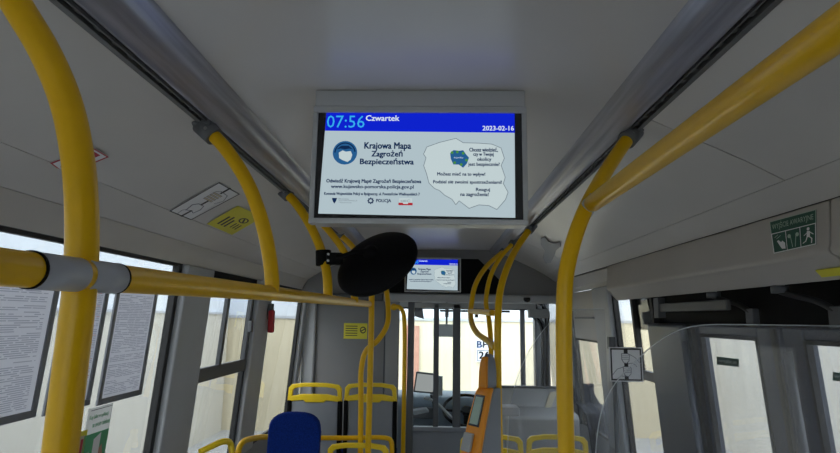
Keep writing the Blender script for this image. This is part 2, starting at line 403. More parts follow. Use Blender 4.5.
def pillar(name, y0, y1, m, f=lw, z0=ZS, z1=1.982, edge=True):
    t = sthing(name, ((XL if f is lw else XR)(1.2), (y0+y1)/2, z0))
    f(MB(), y0+.012, y1-.012, z0, z1, .06, m, out=-.035).build('post', t, bevel=.012, seg=3)
    if edge:
        f(MB(), y0-.02, y0+.012, z0, z1, .03, 'rubber', out=-.004).build('rubber_seal', t)
        f(MB(), y1-.012, y1+.02, z0, z1, .03, 'rubber', out=-.004).build('rubber_seal', t)
    return t
def lwin(name, y0, y1, z0=ZS, z1=1.982, g='glass', f=lw, seal=.014):
    t = sthing(name, ((XL if f is lw else XR)(1.2), (y0+y1)/2, z0))
    f(MB(), y0, y1, z0, z1, .006, g, out=.012).build('glass', t)
    b = MB(); f(b, y0, y1, z1-seal, z1, .02, 'rubber', out=.001); f(b, y0, y1, z0, z0+.02, .02, 'rubber', out=.001); b.build('rubber_seal', t)
    return t
lwin('window_1', -2.1, 2.56)
pillar('trim_5', 2.56, 2.90, 'pillar')
w2 = lwin('window_2', 2.90, 3.66)
pillar('trim_6', 3.66, 3.99, 'pillar')
lwin('window_3', 3.99, 4.98)
pillar('trim_7', 4.98, 5.20, 'pillar')
lwin('window_4', 5.22, 6.1)
# openable upper part of window 2: transom, divider, black head
lw(MB(), 2.90, 3.66, 1.40, 1.475, .025, 'darkgrey', out=-.012).build('transom', w2, bevel=.006)
lw(MB(), 3.20, 3.235, 1.47, 1.90, .025, 'darkgrey', out=-.010).build('divider', w2, bevel=.004)
lw(MB(), 2.90, 3.66, 1.90, 1.982, .025, 'black', out=-.010).build('head_rail', w2)
lw(MB(), 3.62, 3.66, 1.47, 1.90, .025, 'darkgrey', out=-.010).build('divider', w2, bevel=.004)
p = Vector((XL(1.68)+.028, 3.60, 1.68))
MB().box(p.x-.012, p.x+.012, p.y-.02, p.y+.02, p.z-.035, p.z+.035, 'sock').build('latch', w2, bevel=.005)

# ---- right wall
struct(rw(MB(), 3.44, 6.2, 0, .90, .04, 'grey').build('wall_right'))
struct(rw(MB(), Y0, 6.2, 1.99, 2.44, .03, 'darkgrey', out=.03).build('wall_right'))
pillar('trim_8', 3.72, 4.10, 'pillar', rw, .9, 1.975)
lwin('window_5', 4.10, 4.86, .9, 1.60, f=rw)
struct(rw(MB(), 4.10, 4.86, 1.60, 1.975, .03, 'cover').build('wall_right', bevel=.006))
b = MB(); rw(b, 4.2, 4.75, 1.76, 1.775, .01, 'darkgrey', out=-.01); struct(b.build('trim_9'))
pillar('trim_10', 4.86, 5.3, 'pillar_d', rw, .9, 1.975)
lwin('window_6', 5.3, 6.1, .9, 1.95, f=rw)
lwin('window_7', 3.06, 3.74, .15, 1.93, f=rw)
b = MB(); rw(b, 3.06, 3.09, .15, 1.93, .03, 'rubber', out=-.006); rw(b, 3.36, 3.395, 1.45, 1.93, .03, 'rubber', out=-.006); rw(b, 3.09, 3.74, 1.42, 1.47, .03, 'darkgrey', out=-.006)
struct(b.build('trim_11'))
# door mechanism cover (two lengths) above the doors
def cover(name, y0, y1):
    pr = [(1.052, y0, 2.076), (1.040, y0, 1.955), (1.036, y0, 1.945), (1.040, y0, 1.932), (1.058, y0, 1.922), (1.105, y0, 1.868), (1.115, y0, 1.872), (1.115, y0, 1.90), (1.062, y0, 1.95), (1.066, y0, 2.08)]
    o = MB().prism(pr, (0, y1-y0, 0), 'cover').build(name, bevel=.004); return struct(o)
cover('trim_12', 1.50, 3.44); cover('trim_13', Y0, 1.492)
struct(MB().prism([(1.052, 3.44, 2.076), (1.043, 3.44, 1.95), (1.05, 3.44, 1.925), (1.105, 3.44, 1.868), (1.155, 3.44, 1.90), (1.155, 3.44, 2.0)], (0, .012, 0), 'cover').build('trim_14'))
struct(MB().box(1.20, 1.22, Y0, 3.44, 1.70, 2.06, 'black').build('wall_right'))
struct(MB().box(1.07, 1.22, Y0, 3.44, 1.99, 2.0, 'black').build('wall_right'))

# ---- doors: leaves with glass
def door_leaf(name, y0, y1, gy0, gy1, gz, m='doorframe', label=None):
    t = sthing(name, (XR(.2), (y0+y1)/2, .12))
    b = MB()
    rw(b, y0, gy0, .12, 1.735, .045, m); rw(b, gy1, y1, .12, 1.735, .045, m)
    rw(b, gy0, gy1, gz, 1.735, .045, m); rw(b, gy0, gy1, .12, .26, .045, m)
    b.build('leaf', t, bevel=.008)
    rw(MB(), gy0-.012, gy1+.012, .25, gz+.012, .006, 'glass', out=.02).build('glass', t)
    b = MB()
    for a, c in ((gy0-.001, gy0+.012), (gy1-.012, gy1+.001)): rw(b, a, c, .26, gz, .02, 'rubber', out=-.002)
    rw(b, gy0, gy1, gz-.012, gz+.001, .02, 'rubber', out=-.002); b.build('rubber_seal', t)
    b = MB(); rw(b, y0+.004, y0+.03, .12, 1.73, .01, 'rubber', out=-.011); b.build('closing_edge', t)
    return t
d1 = door_leaf('door_1', 1.985, 2.66, 2.12, 2.57, 1.695)
d2 = door_leaf('door_2', 1.28, 1.965, 1.40, 1.855, 1.695)
d3 = door_leaf('door_3', .55, 1.26, .68, 1.10, 1.68)
struct(rw(MB(), Y0, .54, .0, 1.74, .04, 'doorframe').build('wall_right'))
struct(rw(MB(), 2.64, 3.06, .1, 1.74, .08, 'pillar_d', out=-.05).build('wall_right', bevel=.02, seg=3))
struct(rw(MB(), 2.60, 2.66, .1, 1.74, .05, 'rubber', out=-.02).build('trim_15'))
# grab bar upright on the door leaf
for t, y in ((d1, 2.61), (d2, 1.86)):
    MB().tube([(XR(1.72)-.05, y, 1.66), (XR(.6)-.05, y, .6)], .013, 'doorframe').build('grab_bar', t)

# ---- front bulkhead over the cab
prof = [(-.45, 1.90), (-1.2, 1.90), (-1.16, 2.02), (-1.12, 2.07), (-1.02, 2.14), (-.66, 2.285), (-.55, 2.35), (.475, 2.35), (.60, 2.31), (.80, 2.20), (.96, 2.12), (1.05, 2.07), (1.15, 1.98), (1.15, 1.90)]
struct(MB().prism([(-1.27, 4.955, 1.90), (1.24, 4.955, 1.90), (1.24, 4.955, 2.45), (-1.27, 4.955, 2.45)], (0, .08, 0), 'partition').build('wall_front'))
struct(MB().box(-.45, 1.12, 4.88, 4.97, 1.885, 1.955, 'lightgrey').build('trim_16', bevel=.015, seg=3))
struct(MB().box(-1.0, -.45, 4.88, 4.97, 1.885, 1.955, 'darkgrey').build('trim_16', bevel=.015, seg=3))
struct(MB().prism([(-.46, 4.94, 1.965), (.235, 4.94, 1.965), (.56, 4.94, 1.965), (.56, 4.94, 2.09), (.38, 4.94, 2.27), (-.46, 4.94, 2.27)], (0, .03, 0), 'black').build('trim_17', bevel=.006))
# cab ceiling and windscreen
struct(MB().box(-1.2, 1.15, 5.05, 6.25, 2.02, 2.04, 'lightgrey').build('ceiling'))
YW = 6.15
ws = sthing('window_8', (0, YW, .9))
MB().box(-1.12, 1.10, YW, YW+.008, .9, 1.86, 'glass_c').build('glass', ws)
MB().box(-1.2, 1.2, YW-.03, YW+.05, 1.86, 2.04, 'lightgrey').build('header', ws, bevel=.01)
MB().box(-1.2, 1.2, YW-.03, YW+.05, 1.845, 1.862, 'rubber').build('rubber_seal', ws)
MB().box(-1.2, 1.2, YW-.02, YW+.05, .0, .9, 'darkgrey').build('apron', ws)
for x0, x1 in ((-1.25, -1.10), (1.06, 1.22)):
    MB().box(x0, x1, YW-.08, YW+.06, .8, 2.0, 'pillar_d').build('corner_post', ws, bevel=.02)
MB().box(.915, .965, YW-.03, YW+.02, .9, 1.86, 'pillar_d').build('centre_post', ws, bevel=.008)
# rear of the bus, behind the camera: wall with a wide rear window
rwm = MB(); rwm.box(-1.3, 1.27, Y0-.04, Y0, 0, 1.0, 'grey'); rwm.box(-1.3, 1.27, Y0-.04, Y0, 2.1, 2.45, 'grey'); struct(rwm.build('wall_rear'))
rr = sthing('window_9', (0, Y0-.02, 1.0)); MB().box(-1.25, 1.2, Y0-.02, Y0-.014, 1.0, 2.1, 'glass').build('glass', rr)

# ---- partition behind the driver (left) and cab glazing
pt = sthing('wall_front', (-.75, 5.16, 0))
a = at(318, 300, 5.16); c = at(400, 300, 5.16)
MB().box(-1.16, c.x, 5.14, 5.17, 0, 1.90, 'partition').build('panel', pt)
MB().box(-1.19, a.x, 5.09, 5.14, 0, 1.90, 'pillar').build('corner_post', pt, bevel=.02, seg=3)
MB().box(c.x-.135, c.x-.125, 5.128, 5.14, 0, 1.90, 'darkgrey').build('joint_strip', pt)
MB().box(c.x-.12, c.x, 5.10, 5.14, 0, 1.90, 'grey').build('door_stile', pt, bevel=.01)
cg = sthing('wall_cab', (0, 5.1, 0)); cg.name = 'trim_18'; WP['trim_18'] = Vector((0, 5.1, 0))
x0 = at(407.5, 350, 5.1).x; x1 = at(414, 350, 5.1).x; xe = at(500, 350, 5.1).x
zb = at(440, 428, 5.1).z
MB().box(x0, x1, 5.07, 5.13, 0, 1.89, 'pillar_d').build('post', cg, bevel=.008)
for px_, wd in ((436, .024), (456.5, .034)):
    xx = at(px_, 370, 5.1).x; MB().box(xx-wd, xx+wd, 5.08, 5.12, zb, 1.88, 'pillar_d').build('post', cg, bevel=.006)
MB().box(x1, xe, 5.09, 5.11, 0, zb, 'shell').build('lower_panel', cg)
MB().box(x1, xe, 5.07, 5.13, zb-.03, zb+.012, 'shell').build('sill', cg, bevel=.008)
MB().box(x1, .32, 5.098, 5.102, zb+.01, 1.88, 'glass_c').build('glass', cg)
MB().box(x1, .9, 5.08, 5.12, 1.84, 1.885, 'lightgrey').build('head_rail', cg)

# ================================================================== OUTSIDE
g = MB().box(-30, 30, -30, 30, -.42, -.40, 'asphalt').build('ground'); g['kind'] = 'structure'
bl = thing('depot_building', (0, 11, -.4), 'beige ribbed depot wall with pale upper storey seen through the windscreen', 'building')
MB().box(-5.3, 5.8, 11, 11.5, -.4, 1.72, 'beige').build('cladding', bl)
MB().box(-5.3, 5.8, 11.1, 11.6, 1.74, 2.6, 'whitewall').build('upper_wall', bl)
MB().box(-5.3, 5.8, 10.97, 11.05, 1.70, 1.75, 'collar').build('ledge', bl)
pxa = at(404, 350, 10.95).x; pxb = at(419, 350, 10.95).x
MB().box(pxa, pxb, 10.95, 11.0, -.4, 1.6, 'brick').build('pink_column', bl)
b = MB(); tl = at(476, 337, 10.96); tr = at(498, 337, 10.96); br = at(498, 362, 10.96); bl_ = at(476, 362, 10.96)
for q in (tl, tr, br, bl_): q.y = 10.955
b.prism([(tl.x, 10.96, tl.z), (tr.x, 10.96, tr.z), (tr.x, 10.96, bl_.z), (tl.x, 10.96, bl_.z)], (0, .02, 0), 'whitewall')
cv = Canvas(b, (tl.x, 10.955, tl.z), (tr.x, 10.955, tl.z), (tr.x, 10.955, bl_.z), (tl.x, 10.955, bl_.z), 476, 337, 498, 362, (0, -1, 0), .004)
signblue = mat('sign_blue', (.12, .22, .55), .5)
cv.text('BHP', 477, 341, 495, 347.5, signblue, 1, True); cv.frame(477, 350, 493, 361, .7, 'pframe', 1); cv.text('26', 479, 351.5, 489, 358.5, 'stblack', 2, True)
b.build('number_sign', bl)
bs = thing('side_building', (-4, 2, -.4), 'long pale building wall standing outside the left windows', 'building')
MB().box(-4.4, -4, -14, 10.9, -.4, 1.78, 'beige_s').build('cladding', bs); MB().box(-4.4, -4.05, -14, 10.9, 1.80, 2.9, 'whitewall').build('upper_wall', bs)
MB().box(-4.05, -3.97, -14, 10.9, 1.765, 1.80, 'collar').build('ledge', bs)
bs = thing('shed_building', (5, 2, -.4), 'cream wall standing outside the bus doors', 'building')
MB().box(5, 5.4, -14, 10.9, -.4, 3.2, 'beige_s').build('wall', bs)

# ================================================================== MONITORS
def monitor(Y, x0, x1, z0, z1, label, detail, name='ceiling_monitor'):
    t = thing(name, ((x0+x1)/2, Y+.05, z0), label, 'monitor', None)
    fr = .0125*(x1-x0)/.545; W = x1-x0; H = z1-z0
    b = MB()   # frame ring
    for a in ((x0, x1, z1-fr*1.3, z1), (x0, x1, z0, z0+fr*1.1), (x0, x0+fr, z0+fr*1.1, z1-fr*1.3), (x1-fr, x1, z0+fr*1.1, z1-fr*1.3)): b.box(a[0], a[1], Y, Y+.03, a[2], a[3], 'tvframe')
    b.build('frame', t, bevel=.002)
    b = MB(); b.box(x0+.004, x1-.004, Y+.02, Y+.10, z0+.006, z1, 'tvframe'); b.build('housing', t, bevel=.004)
    b = MB()
    b.box(x0+fr, x1-fr, Y+.006, Y+.02, z0+fr*1.1, z1-fr*1.3, 'bezel')
    yb = Y+.0058
    # drawing units: photo crop units, 3.125 per pixel; frame spans 47..710 x 52..420
    cv = Canvas(b, (x0, yb, z1), (x1, yb, z1), (x1, yb, z0), (x0, yb, z0), 44, 50, 708, 424, (0, -1, 0), .0004 if detail else .001)
    cv.poly([(84, 70), (671, 70), (669, 401), (72, 393)], 's_white', 1); cv.poly([(84, 70), (671, 70), (671, 133), (82, 129)], 's_blue', 2)
    cv.text('07:56', 87, 79, 205, 119, 's_cyan', 3); cv.text('Czwartek', 209, 78, 313, 96, 's_text', 3, True); cv.text('2023-02-16', 572, 111, 668, 126, 's_text', 3, True)
    cv.disc(147, 200, 38, 's_mid', 2); cv.disc(147, 200, 33, 's_navy', 3, a0=math.pi, a1=2*math.pi); cv.disc(147, 200, 29, 's_mid', 4)
    cv.poly([(128, 200), (140, 193), (150, 197), (165, 195), (170, 207), (166, 222), (156, 230), (140, 224), (130, 218)], 's_map', 5)
    cv.poly([(120, 190), (135, 178), (158, 178), (172, 190), (160, 187), (147, 190), (133, 187)], 's_navy', 5)
    cv.text('Krajowa Mapa', 207, 166, 351, 193, 's_navy', 2, True); cv.text('Zagrożeń', 230, 192, 325, 217, 's_navy', 2, True); cv.text('Bezpieczeństwa', 195, 217, 360, 242, 's_navy', 2, True)
    cv.text('Odwiedź Krajową Mapę Zagrożeń Bezpieczeństwa', 93, 283, 384, 299, 's_navy', 2, True)
    cv.text('www.kujawsko-pomorska.policja.gov.pl', 108, 302, 361, 316, 's_navy', 2, True)
    pl = [(400, 180), (440, 165), (490, 152), (512, 166), (560, 167), (600, 170), (628, 182), (638, 215), (628, 238), (640, 275), (634, 295), (648, 322), (640, 345), (614, 376), (590, 364), (560, 362), (530, 373), (500, 350), (490, 362), (478, 345), (455, 332), (440, 318), (425, 312), (408, 295), (400, 265), (391, 240), (398, 215), (390, 203), (396, 190)]
    cv.poly(pl, 's_map', 2); cv.line(pl, 1.8, 's_line', 3, True)
    cv.poly([(472, 200), (482, 190), (500, 192), (512, 190), (522, 205), (530, 214), (524, 232), (512, 246), (498, 236), (482, 236), (474, 218)], 's_mid', 4)
    for a in ((478, 198), (494, 196), (512, 200), (522, 222), (506, 236), (486, 230)): cv.disc(a[0], a[1], 4.5, 's_green', 5, 8)
    if detail:
        cv.text('kujawsko', 484, 211, 512, 218, 's_text', 6)
        cv.text('Komenda Wojewódzka Policji w Bydgoszczy, ul. Powstańców Wielkopolskich 7', 88, 325, 380, 337, 's_navy', 2, True)
        cv.poly([(112, 344), (128, 344), (125, 354), (120, 362), (115, 354)], 's_navy', 2)
        for k in range(3): cv.text(('Ministerstwo', 'Spraw Wewnętrznych', 'i Administracji')[k], 133, 344+k*6, (165, 190, 172)[k], 349+k*6, 's_line', 2)
        for k in range(8):
            a = k*math.pi/4; cv.disc(231+8*math.cos(a), 352+8*math.sin(a), 2.6, 's_navy', 2, 6)
        cv.disc(231, 352, 7.5, 's_navy', 3); cv.disc(231, 352, 4.6, 's_white', 4)
        cv.text('POLICJA', 248, 346, 293, 359, 's_navy', 2, True)
        cv.rect(318, 343, 357, 357, 's_map', 2); cv.text('SIEĆ', 322, 346, 352, 355, 's_line', 3); cv.rect(316, 357, 359, 365, 's_red', 2); cv.rect(330, 357, 345, 361, 's_map', 3)
    T = [('Chcesz wiedzieć,', 531, 181, 618, 196), ('czy w Twojej', 543, 197, 605, 211), ('okolicy', 555, 213, 598, 227), ('jest bezpiecznie?', 528, 229, 623, 243),
         ('Możesz mieć na to wpływ!', 433, 260, 579, 274), ('Podziel się swoimi spostrzeżeniami!', 421, 285, 629, 299), ('Reaguj', 551, 309, 593, 322), ('na zagrożenia!', 504, 323, 589, 338)]
    for s_, a0, a1, a2, a3 in T: cv.text(s_, a0, a1, a2, a3, 's_navy', 4, True)
    b.build('screen', t, recalc=False)
    return t
tv = monitor(1.41, -.328, .236, 1.986, 2.302, 'large ceiling monitor with time and blue and white police notice, nearest', True and 'monitor' and True)
b = MB(); b.box(-.325, .233, 1.414, 1.56, 2.303, 2.349, 'tvframe'); b.build('ceiling_mount', tv, bevel=.003)
_hs = [o for o in tv.children if o.name.startswith('housing')][0]
for z in (2.25, 2.13, 2.03):
    for x in (-.330, .238): MB().cyl((x-.004, 1.47, z), (x+.004, 1.47, z), .006, 'screw').build('side_screw', _hs)
tv2 = monitor(4.88, -.268, .222, 1.97, 2.272, 'smaller looking far monitor set in the black bulkhead above the cab', False)

# ================================================================== HANDRAILS
RY = .019
def px(*pts): return [at(a, b_, y) for a, b_, y in pts]
def socket(t, p, toward, s=1):
    d = (Vector(toward)-Vector(p)).normalized()
    so_ = MB().tube([Vector(p)-d*.012, Vector(p)+d*.045], lambda u: .027*s-.004*u, 'sock').build('socket', t)
    b = MB(); b.box(p.x-.028, p.x+.028, p.y-.03, p.y+.03, p.z-.004, p.z+.018, 'sock')
    n = d.cross(Vector((0, 1, 0))).normalized()
    b.build('socket_foot', so_, bevel=.006)
    b = MB(); q = Vector(p)+d*.02; b.cyl(q-Vector((0, .029, 0)), q-Vector((0, .024, 0)), .005, 'screw'); b.build('socket_screw', so_)
def pole(name, pts, label, group=None, r=RY, sock=True, cat='pole'):
    p0 = Vector(pts[0])
    t = thing(name, pts[-1], label, cat, group)
    MB().tube(pts, r, 'yellow', 28).build('tube', t)
    if sock: socket(t, p0, pts[1], 1.15)
    return t
# left side rail
rail = thing('grab_rail', (-.43, 1, 1.79), 'long yellow horizontal grab rail along the left side with grey joint sleeves', 'handrail')
MB().tube([(-.43, -.8, 1.78), (-.43, .55, 1.794), (-.43, 1.46, 1.808), (-.425, 3.62, 1.832)], .0192, 'yellow', 28, smooth=False).build('tube', rail)
MB().tube([(-.43, .582, 1.7943), (-.43, .66, 1.7953)], .0205, 'collar', 28).build('sleeve', rail)
MB().tube([(-.43, .672, 1.7957), (-.43, .744, 1.7965)], .0205, 'collar', 28).build('sleeve', rail)
for y in (.582, .744):
    MB().tube([(-.43, y-.0018, 1.7945+(y-.57)*.012), (-.43, y+.0018, 1.7945+(y-.57)*.012)], .0209, 'black', 28).build('sleeve_ring', rail)
pole('grab_pole', px((-10, -45, .66), (14, 0, .66), (45, 52, .67), (66, 102, .68), (78, 160, .68), (82, 220, .68), (80, 285, .68), (70, 370, .68), (60, 453, .68), (48, 560, .68)), 'thick curved yellow pole nearest on the left, in front of the posters', sock=False, r=.0192)
gl = 'curved yellow poles from the left ceiling track'
pole('grab_pole', px((205, 127, 1.50), (225, 148, 1.49), (246, 180, 1.48), (259, 212, 1.475), (268, 248, 1.47), (272, 280, 1.465), (272, 293, 1.465)), 'curved yellow pole joining the left rail just ahead of the two ceiling stickers')
pole('grab_pole', px((283, 190, 2.38), (297, 205, 2.36), (311, 227, 2.33), (321, 250, 2.30), (327, 275, 2.28), (328, 298, 2.27)), 'curved yellow pole that carries the round mirror')
pole('grab_pole', px((315, 216, 2.98), (330, 232, 2.96), (344, 252, 2.95), (352, 275, 2.94), (355, 303, 2.93)), 'short curved yellow pole joining the left rail behind the round mirror')
pole('grab_pole', px((337, 232, 3.64), (352, 246, 3.66), (365, 264, 3.67), (371, 285, 3.66), (371.5, 310, 3.65), (370, 380, 3.65), (368, 453, 3.65), (366.5, 520, 3.65)), 'straight yellow pole at the far end of the left grab rail')
sp = pole('grab_pole', px((353, 246, 4.3), (372, 262, 4.2), (384, 282, 4.1), (388, 305, 4.05), (387, 325, 4.0), (378, 340, 4.0), (366, 351, 4.0), (361.5, 368, 4.0), (361, 400, 4.0), (360.5, 453, 4.0), (360, 500, 4.0)), 'S-bent yellow pole behind the end of the left grab rail')
# right side
pr_ = pole('grab_pole', px((632, 133, 1.63), (620, 150, 1.59), (602, 178, 1.50), (586, 208, 1.43), (574, 240, 1.40), (566, 275, 1.39), (564, 310, 1.39), (564.5, 380, 1.39), (566.5, 453, 1.39), (569, 540, 1.39)), 'tall curved yellow pole on the right, running down past the plexiglass screen', r=.0195)
j = at(588, 206, 1.43)
rr_ = thing('grab_rail', j, 'thick yellow grab rail at the upper right meeting the curved pole', 'handrail')
MB().tube([(j.x+.002, j.y-.035, j.z), (j.x+.012, -.6, j.z-.004)], .0215, 'yellow', 28, smooth=False).build('tube', rr_)
MB().tube([(j.x, j.y-.01, j.z), (j.x+.002, j.y-.036, j.z)], .0195, 'collar', 28).build('sleeve', rr_)
_a, _b = px((591, 199, 1.447), (585, 212, 1.428)); MB().tube([_a, _b], .0207, 'collar', 28).build('joint_collar', rr_)
pA = pole('grab_pole', px((532, 226, 3.36), (518, 246, 3.3), (507, 268, 3.2), (500, 292, 3.15), (498, 320, 3.12), (498, 380, 3.12), (499.5, 453, 3.12), (500.5, 500, 3.12)), 'straight yellow pole beside the orange ticket machine', r=.0195)
pole('grab_pole', px((515, 241, 3.98), (500, 258, 3.9), (490, 278, 3.8), (486, 302, 3.7), (489, 320, 3.6), (491, 345, 3.5), (491, 376, 3.5)), 'thin curved yellow pole between the ticket machine pole and the bent one', r=.0155)
pole('grab_pole', px((505, 250, 4.5), (487, 266, 4.3), (475, 286, 4.1), (471, 308, 4.0), (471.5, 322, 3.8), (477, 333, 3.6), (488, 341, 3.35), (496, 348, 3.15)), 'curved yellow pole that bends in to meet the ticket machine pole', r=.018)
t = thing('grab_rail', at(482, 312, 3.5), 'short horizontal grab rail end between the right hand poles', 'handrail')
MB().tube(px((470, 311.5, 3.98), (482, 312, 3.5), (493, 313, 3.15)), .017, 'yellow').build('tube', t)
# front left post by the cab
fp = pole('grab_pole', px((394, 307, 4.95), (399, 307, 4.93), (403, 312, 4.92), (404.5, 325, 4.9), (404, 400, 4.9), (403, 453, 4.9), (402, 560, 4.9)), 'yellow pole with a hooked top beside the driver cab glazing', sock=False, r=.0185)
q = at(394, 307, 4.97); MB().lathe(q, (0, -1, 0), [(0, 0), (.03, 0), (.03, .012), (.018, .02), (0, .02)], 'yellow').build('flange', fp)

# ================================================================== ROUND MIRROR (seen from behind)
mc = at(375, 259.5, 2.28); v_ = (EYEP-mc).normalized(); rg = RT-v_*RT.dot(v_); rg.normalize(); ug = v_.cross(rg)
ug = ug if ug.z > 0 else -ug
ca, sa = math.cos(R(31)), math.sin(R(31))
perp = (-rg*sa+ug*ca).normalized()
nb = (v_*.58+perp*.815).normalized()
mt = thing('round_mirror', mc, 'black round convex mirror seen from behind, clamped to a yellow pole', 'mirror')
dish = MB().lathe(mc, nb, [(.001, .042), (.04, .041), (.09, .034), (.135, .018), (.165, .0), (.177, -.012), (.180, -.020), (.178, -.028), (.170, -.030), (.165, -.027), (.001, -.027)], 'black', 64).build('dish', mt)
MB().lathe(mc, nb, [(.166, -.026), (.13, -.038), (.08, -.047), (.001, -.052)], 'mirror', 64).build('mirror_face', dish)
hub = mc+nb*.05
MB().lathe(mc, nb, [(.001, .066), (.022, .064), (.030, .052), (.034, .036)], 'black', 32).build('hub', dish)
cl = at(323.5, 258, 2.30)
b = MB(); b.tube([cl+Vector((-.002, 0, .032)), cl+Vector((.002, 0, -.032))], .032, 'black', 28, smooth=False); clp = b.build('clamp', mt, bevel=.003)
MB().tube([cl+Vector((.02, -.025, .005)), cl+Vector((.075, -.045, .0)), hub+Vector((-.06, -.015, -.01)), hub], .011, 'black').build('arm', mt)
b = MB(); c2 = at(335, 258, 2.26)
b.box(cl.x+.02, c2.x+.03, 2.25, 2.295, c2.z-.026, c2.z+.022, 'black'); b.build('clamp_block', mt, bevel=.005)
for dz in (.012, -.014): q = at(328, 257, 2.24)+Vector((0, 0, dz)); MB().cyl(q+Vector((0, .03, 0)), q+Vector((0, .0, 0)), .0045, 'screw').build('clamp_screw', clp)

# ================================================================== CEILING PANEL STICKERS
def pn(a, c, s=1):      # plane through profile points a, c
    d = Vector((c[0]-a[0], 0, c[1]-a[1])); n = d.cross(Vector((0, 1, 0))).normalized()
    if n.z > 0: n = -n
    return Vector((a[0], 0, a[1])), n
def sticker(name, corners, plane, label, draw, W=100, H=50, base='stwhite', lift=.0022, cat='sticker', round_=0):
    p0, n = plane; p0 = p0+n*lift
    C = [onplane(x, y, p0, n) for x, y in corners]
    b = MB(); ctr = sum(C, Vector())/4
    b.prism([p for p in C], -n*.0008, base)
    cv = Canvas(b, *C, 0, 0, W, H, n, .0003); draw(cv)
    o = b.build(name, recalc=False); tag(o, label, cat); return o
pl_mid = pn(PL[1], PL[3])
def d_hands(c):
    c.frame(0, 0, 100, 50, 2, 'stblack', 2)
    c.line([(0, 27), (22, 27)], 3.5, 'stblack', 2); c.line([(42, 26), (58, 26)], 3.5, 'stblack', 2); c.line([(82, 25), (100, 25)], 3.5, 'stblack', 2)
    c.poly([(16, 18), (34, 14), (42, 20), (42, 33), (30, 38), (16, 36), (20, 27)], 'stline', 1); c.poly([(18, 19.5), (33, 16), (40.5, 21), (40.5, 32), (30, 36), (18, 34.5), (22, 27)], 'stwhite', 2)
    for k in range(4): c.poly([(56+k*6, 14), (60.5+k*6, 14), (60.5+k*6, 33), (56+k*6, 33)], 'stline', 2); c.poly([(56.8+k*6, 15), (59.8+k*6, 15), (59.8+k*6, 32), (56.8+k*6, 32)], 'stcream', 3)
    c.line([(80, 15), (86, 20), (84, 38), (70, 46), (56, 40)], 1.2, 'stline', 2); c.line([(2, 16), (14, 14), (20, 19)], 1.2, 'stline', 2)
sticker('hand_hold_sticker', [(169, 211), (219, 182), (240, 194), (191, 220)], pl_mid, 'white black-bordered sticker with two hands gripping a rail, on left ceiling panel', d_hands)
def d_yel(c):
    for k, x1 in enumerate((56, 60, 50)): c.rect(16, 9+k*6, x1, 12+k*6, 'stblack', 1)
    c.disc(62, 34, 11, 'stblack', 2, ry=8); c.disc(62, 34, 8, 'styellow', 3, ry=5.6); c.line([(56, 36), (68, 32)], 3, 'stblack', 4)
    for k in range(3): c.rect(22, 30+k*5, 44, 32+k*5, 'stblack', 1)
sticker('yellow_notice', [(207, 224), (238, 206), (263, 217), (232, 235)], pl_mid, 'yellow notice sticker with black print beside the gripping hands sticker', d_yel, base='styellow')
def d_red(c):
    c.frame(0, 0, 100, 50, 3, 'stred', 1, 4); c.rect(8, 20, 26, 28, 'stred', 1); c.poly([(74, 20), (92, 16), (92, 34), (76, 34)], 'stred', 1)
    c.line([(30, 24), (70, 24)], 4, 'stblack', 1)
sticker('red_framed_sticker', [(50, 163), (92, 147), (109, 157), (66, 175)], pl_mid, 'red-bordered white sticker half hidden behind the nearest left pole', d_red)
# emergency exit sign on the door cover
pc = (Vector((1.052, 0, 2.076)), Vector((-.121, 0, .012)).normalized())
def d_exit(c):
    c.frame(0, 0, 100, 100, 1.4, 'stmint', 1)
    c.text('WYJŚCIE AWARYJNE', 5, 5, 95, 31, 'stmint', 2)
    c.rect(2, 38, 98, 40.5, 'stwhite', 2); c.rect(34, 39, 35.5, 99, 'stwhite', 2); c.rect(66, 39, 67.5, 99, 'stwhite', 2)
    c.rect(1, 96.5, 99, 99, 'stwhite', 2); c.rect(0, 38, 2, 99, 'stwhite', 2); c.rect(98, 38, 100, 99, 'stwhite', 2)
    c.poly([(12, 64), (16, 62), (22, 70), (25, 66), (31, 74), (31, 92), (22, 90), (18, 80)], 'stwhite', 2); c.line([(8, 52), (16, 46)], 1.5, 'stmint', 2); c.line([(12, 57), (22, 50)], 1.5, 'stmint', 2)
    c.disc(42, 58, 4, 'stmint', 2, 12, ry=6); c.disc(60, 58, 4, 'stmint', 2, 12, ry=6); c.line([(45, 62), (48, 92)], 1.4, 'stmint', 2); c.line([(57, 62), (54, 92)], 1.4, 'stmint', 2)
    c.disc(84, 50, 3, 'stwhite', 2, 12, ry=5); c.poly([(81, 56), (88, 57), (87, 74), (80, 74)], 'stwhite', 2)
    c.line([(82, 60), (75, 67)], 2, 'stwhite', 2); c.line([(87, 60), (94, 68)], 2, 'stwhite', 2); c.line([(86, 73), (91, 80), (90, 92)], 2.4, 'stwhite', 2); c.line([(81, 73), (78, 84), (72, 88)], 2.4, 'stwhite', 2)
sticker('emergency_exit_sign', [(769.5, 222), (816, 209.5), (816.5, 244.5), (774, 254)], pc, 'green emergency exit sign with running figure on the cover above the doors', d_exit, 100, 100, 'stgreen', cat='sign')
# star-shaped grey bracket on the right panel
p0, n = pn(PR[0], PR[3]); b = MB()
pts = [(541, 238), (545, 236), (549, 241), (554, 243), (560, 241), (561, 246), (556, 250), (554, 256), (551, 262), (546, 263), (543, 257), (545, 250), (541, 244)]
b.prism([onplane(x, y, p0+n*.002, n) for x, y in pts], n*.006, 'brk')
tag(b.build('corner_bracket', bevel=.002, seg=3), 'small pale grey three-armed bracket on the right sloping ceiling panel', 'bracket')

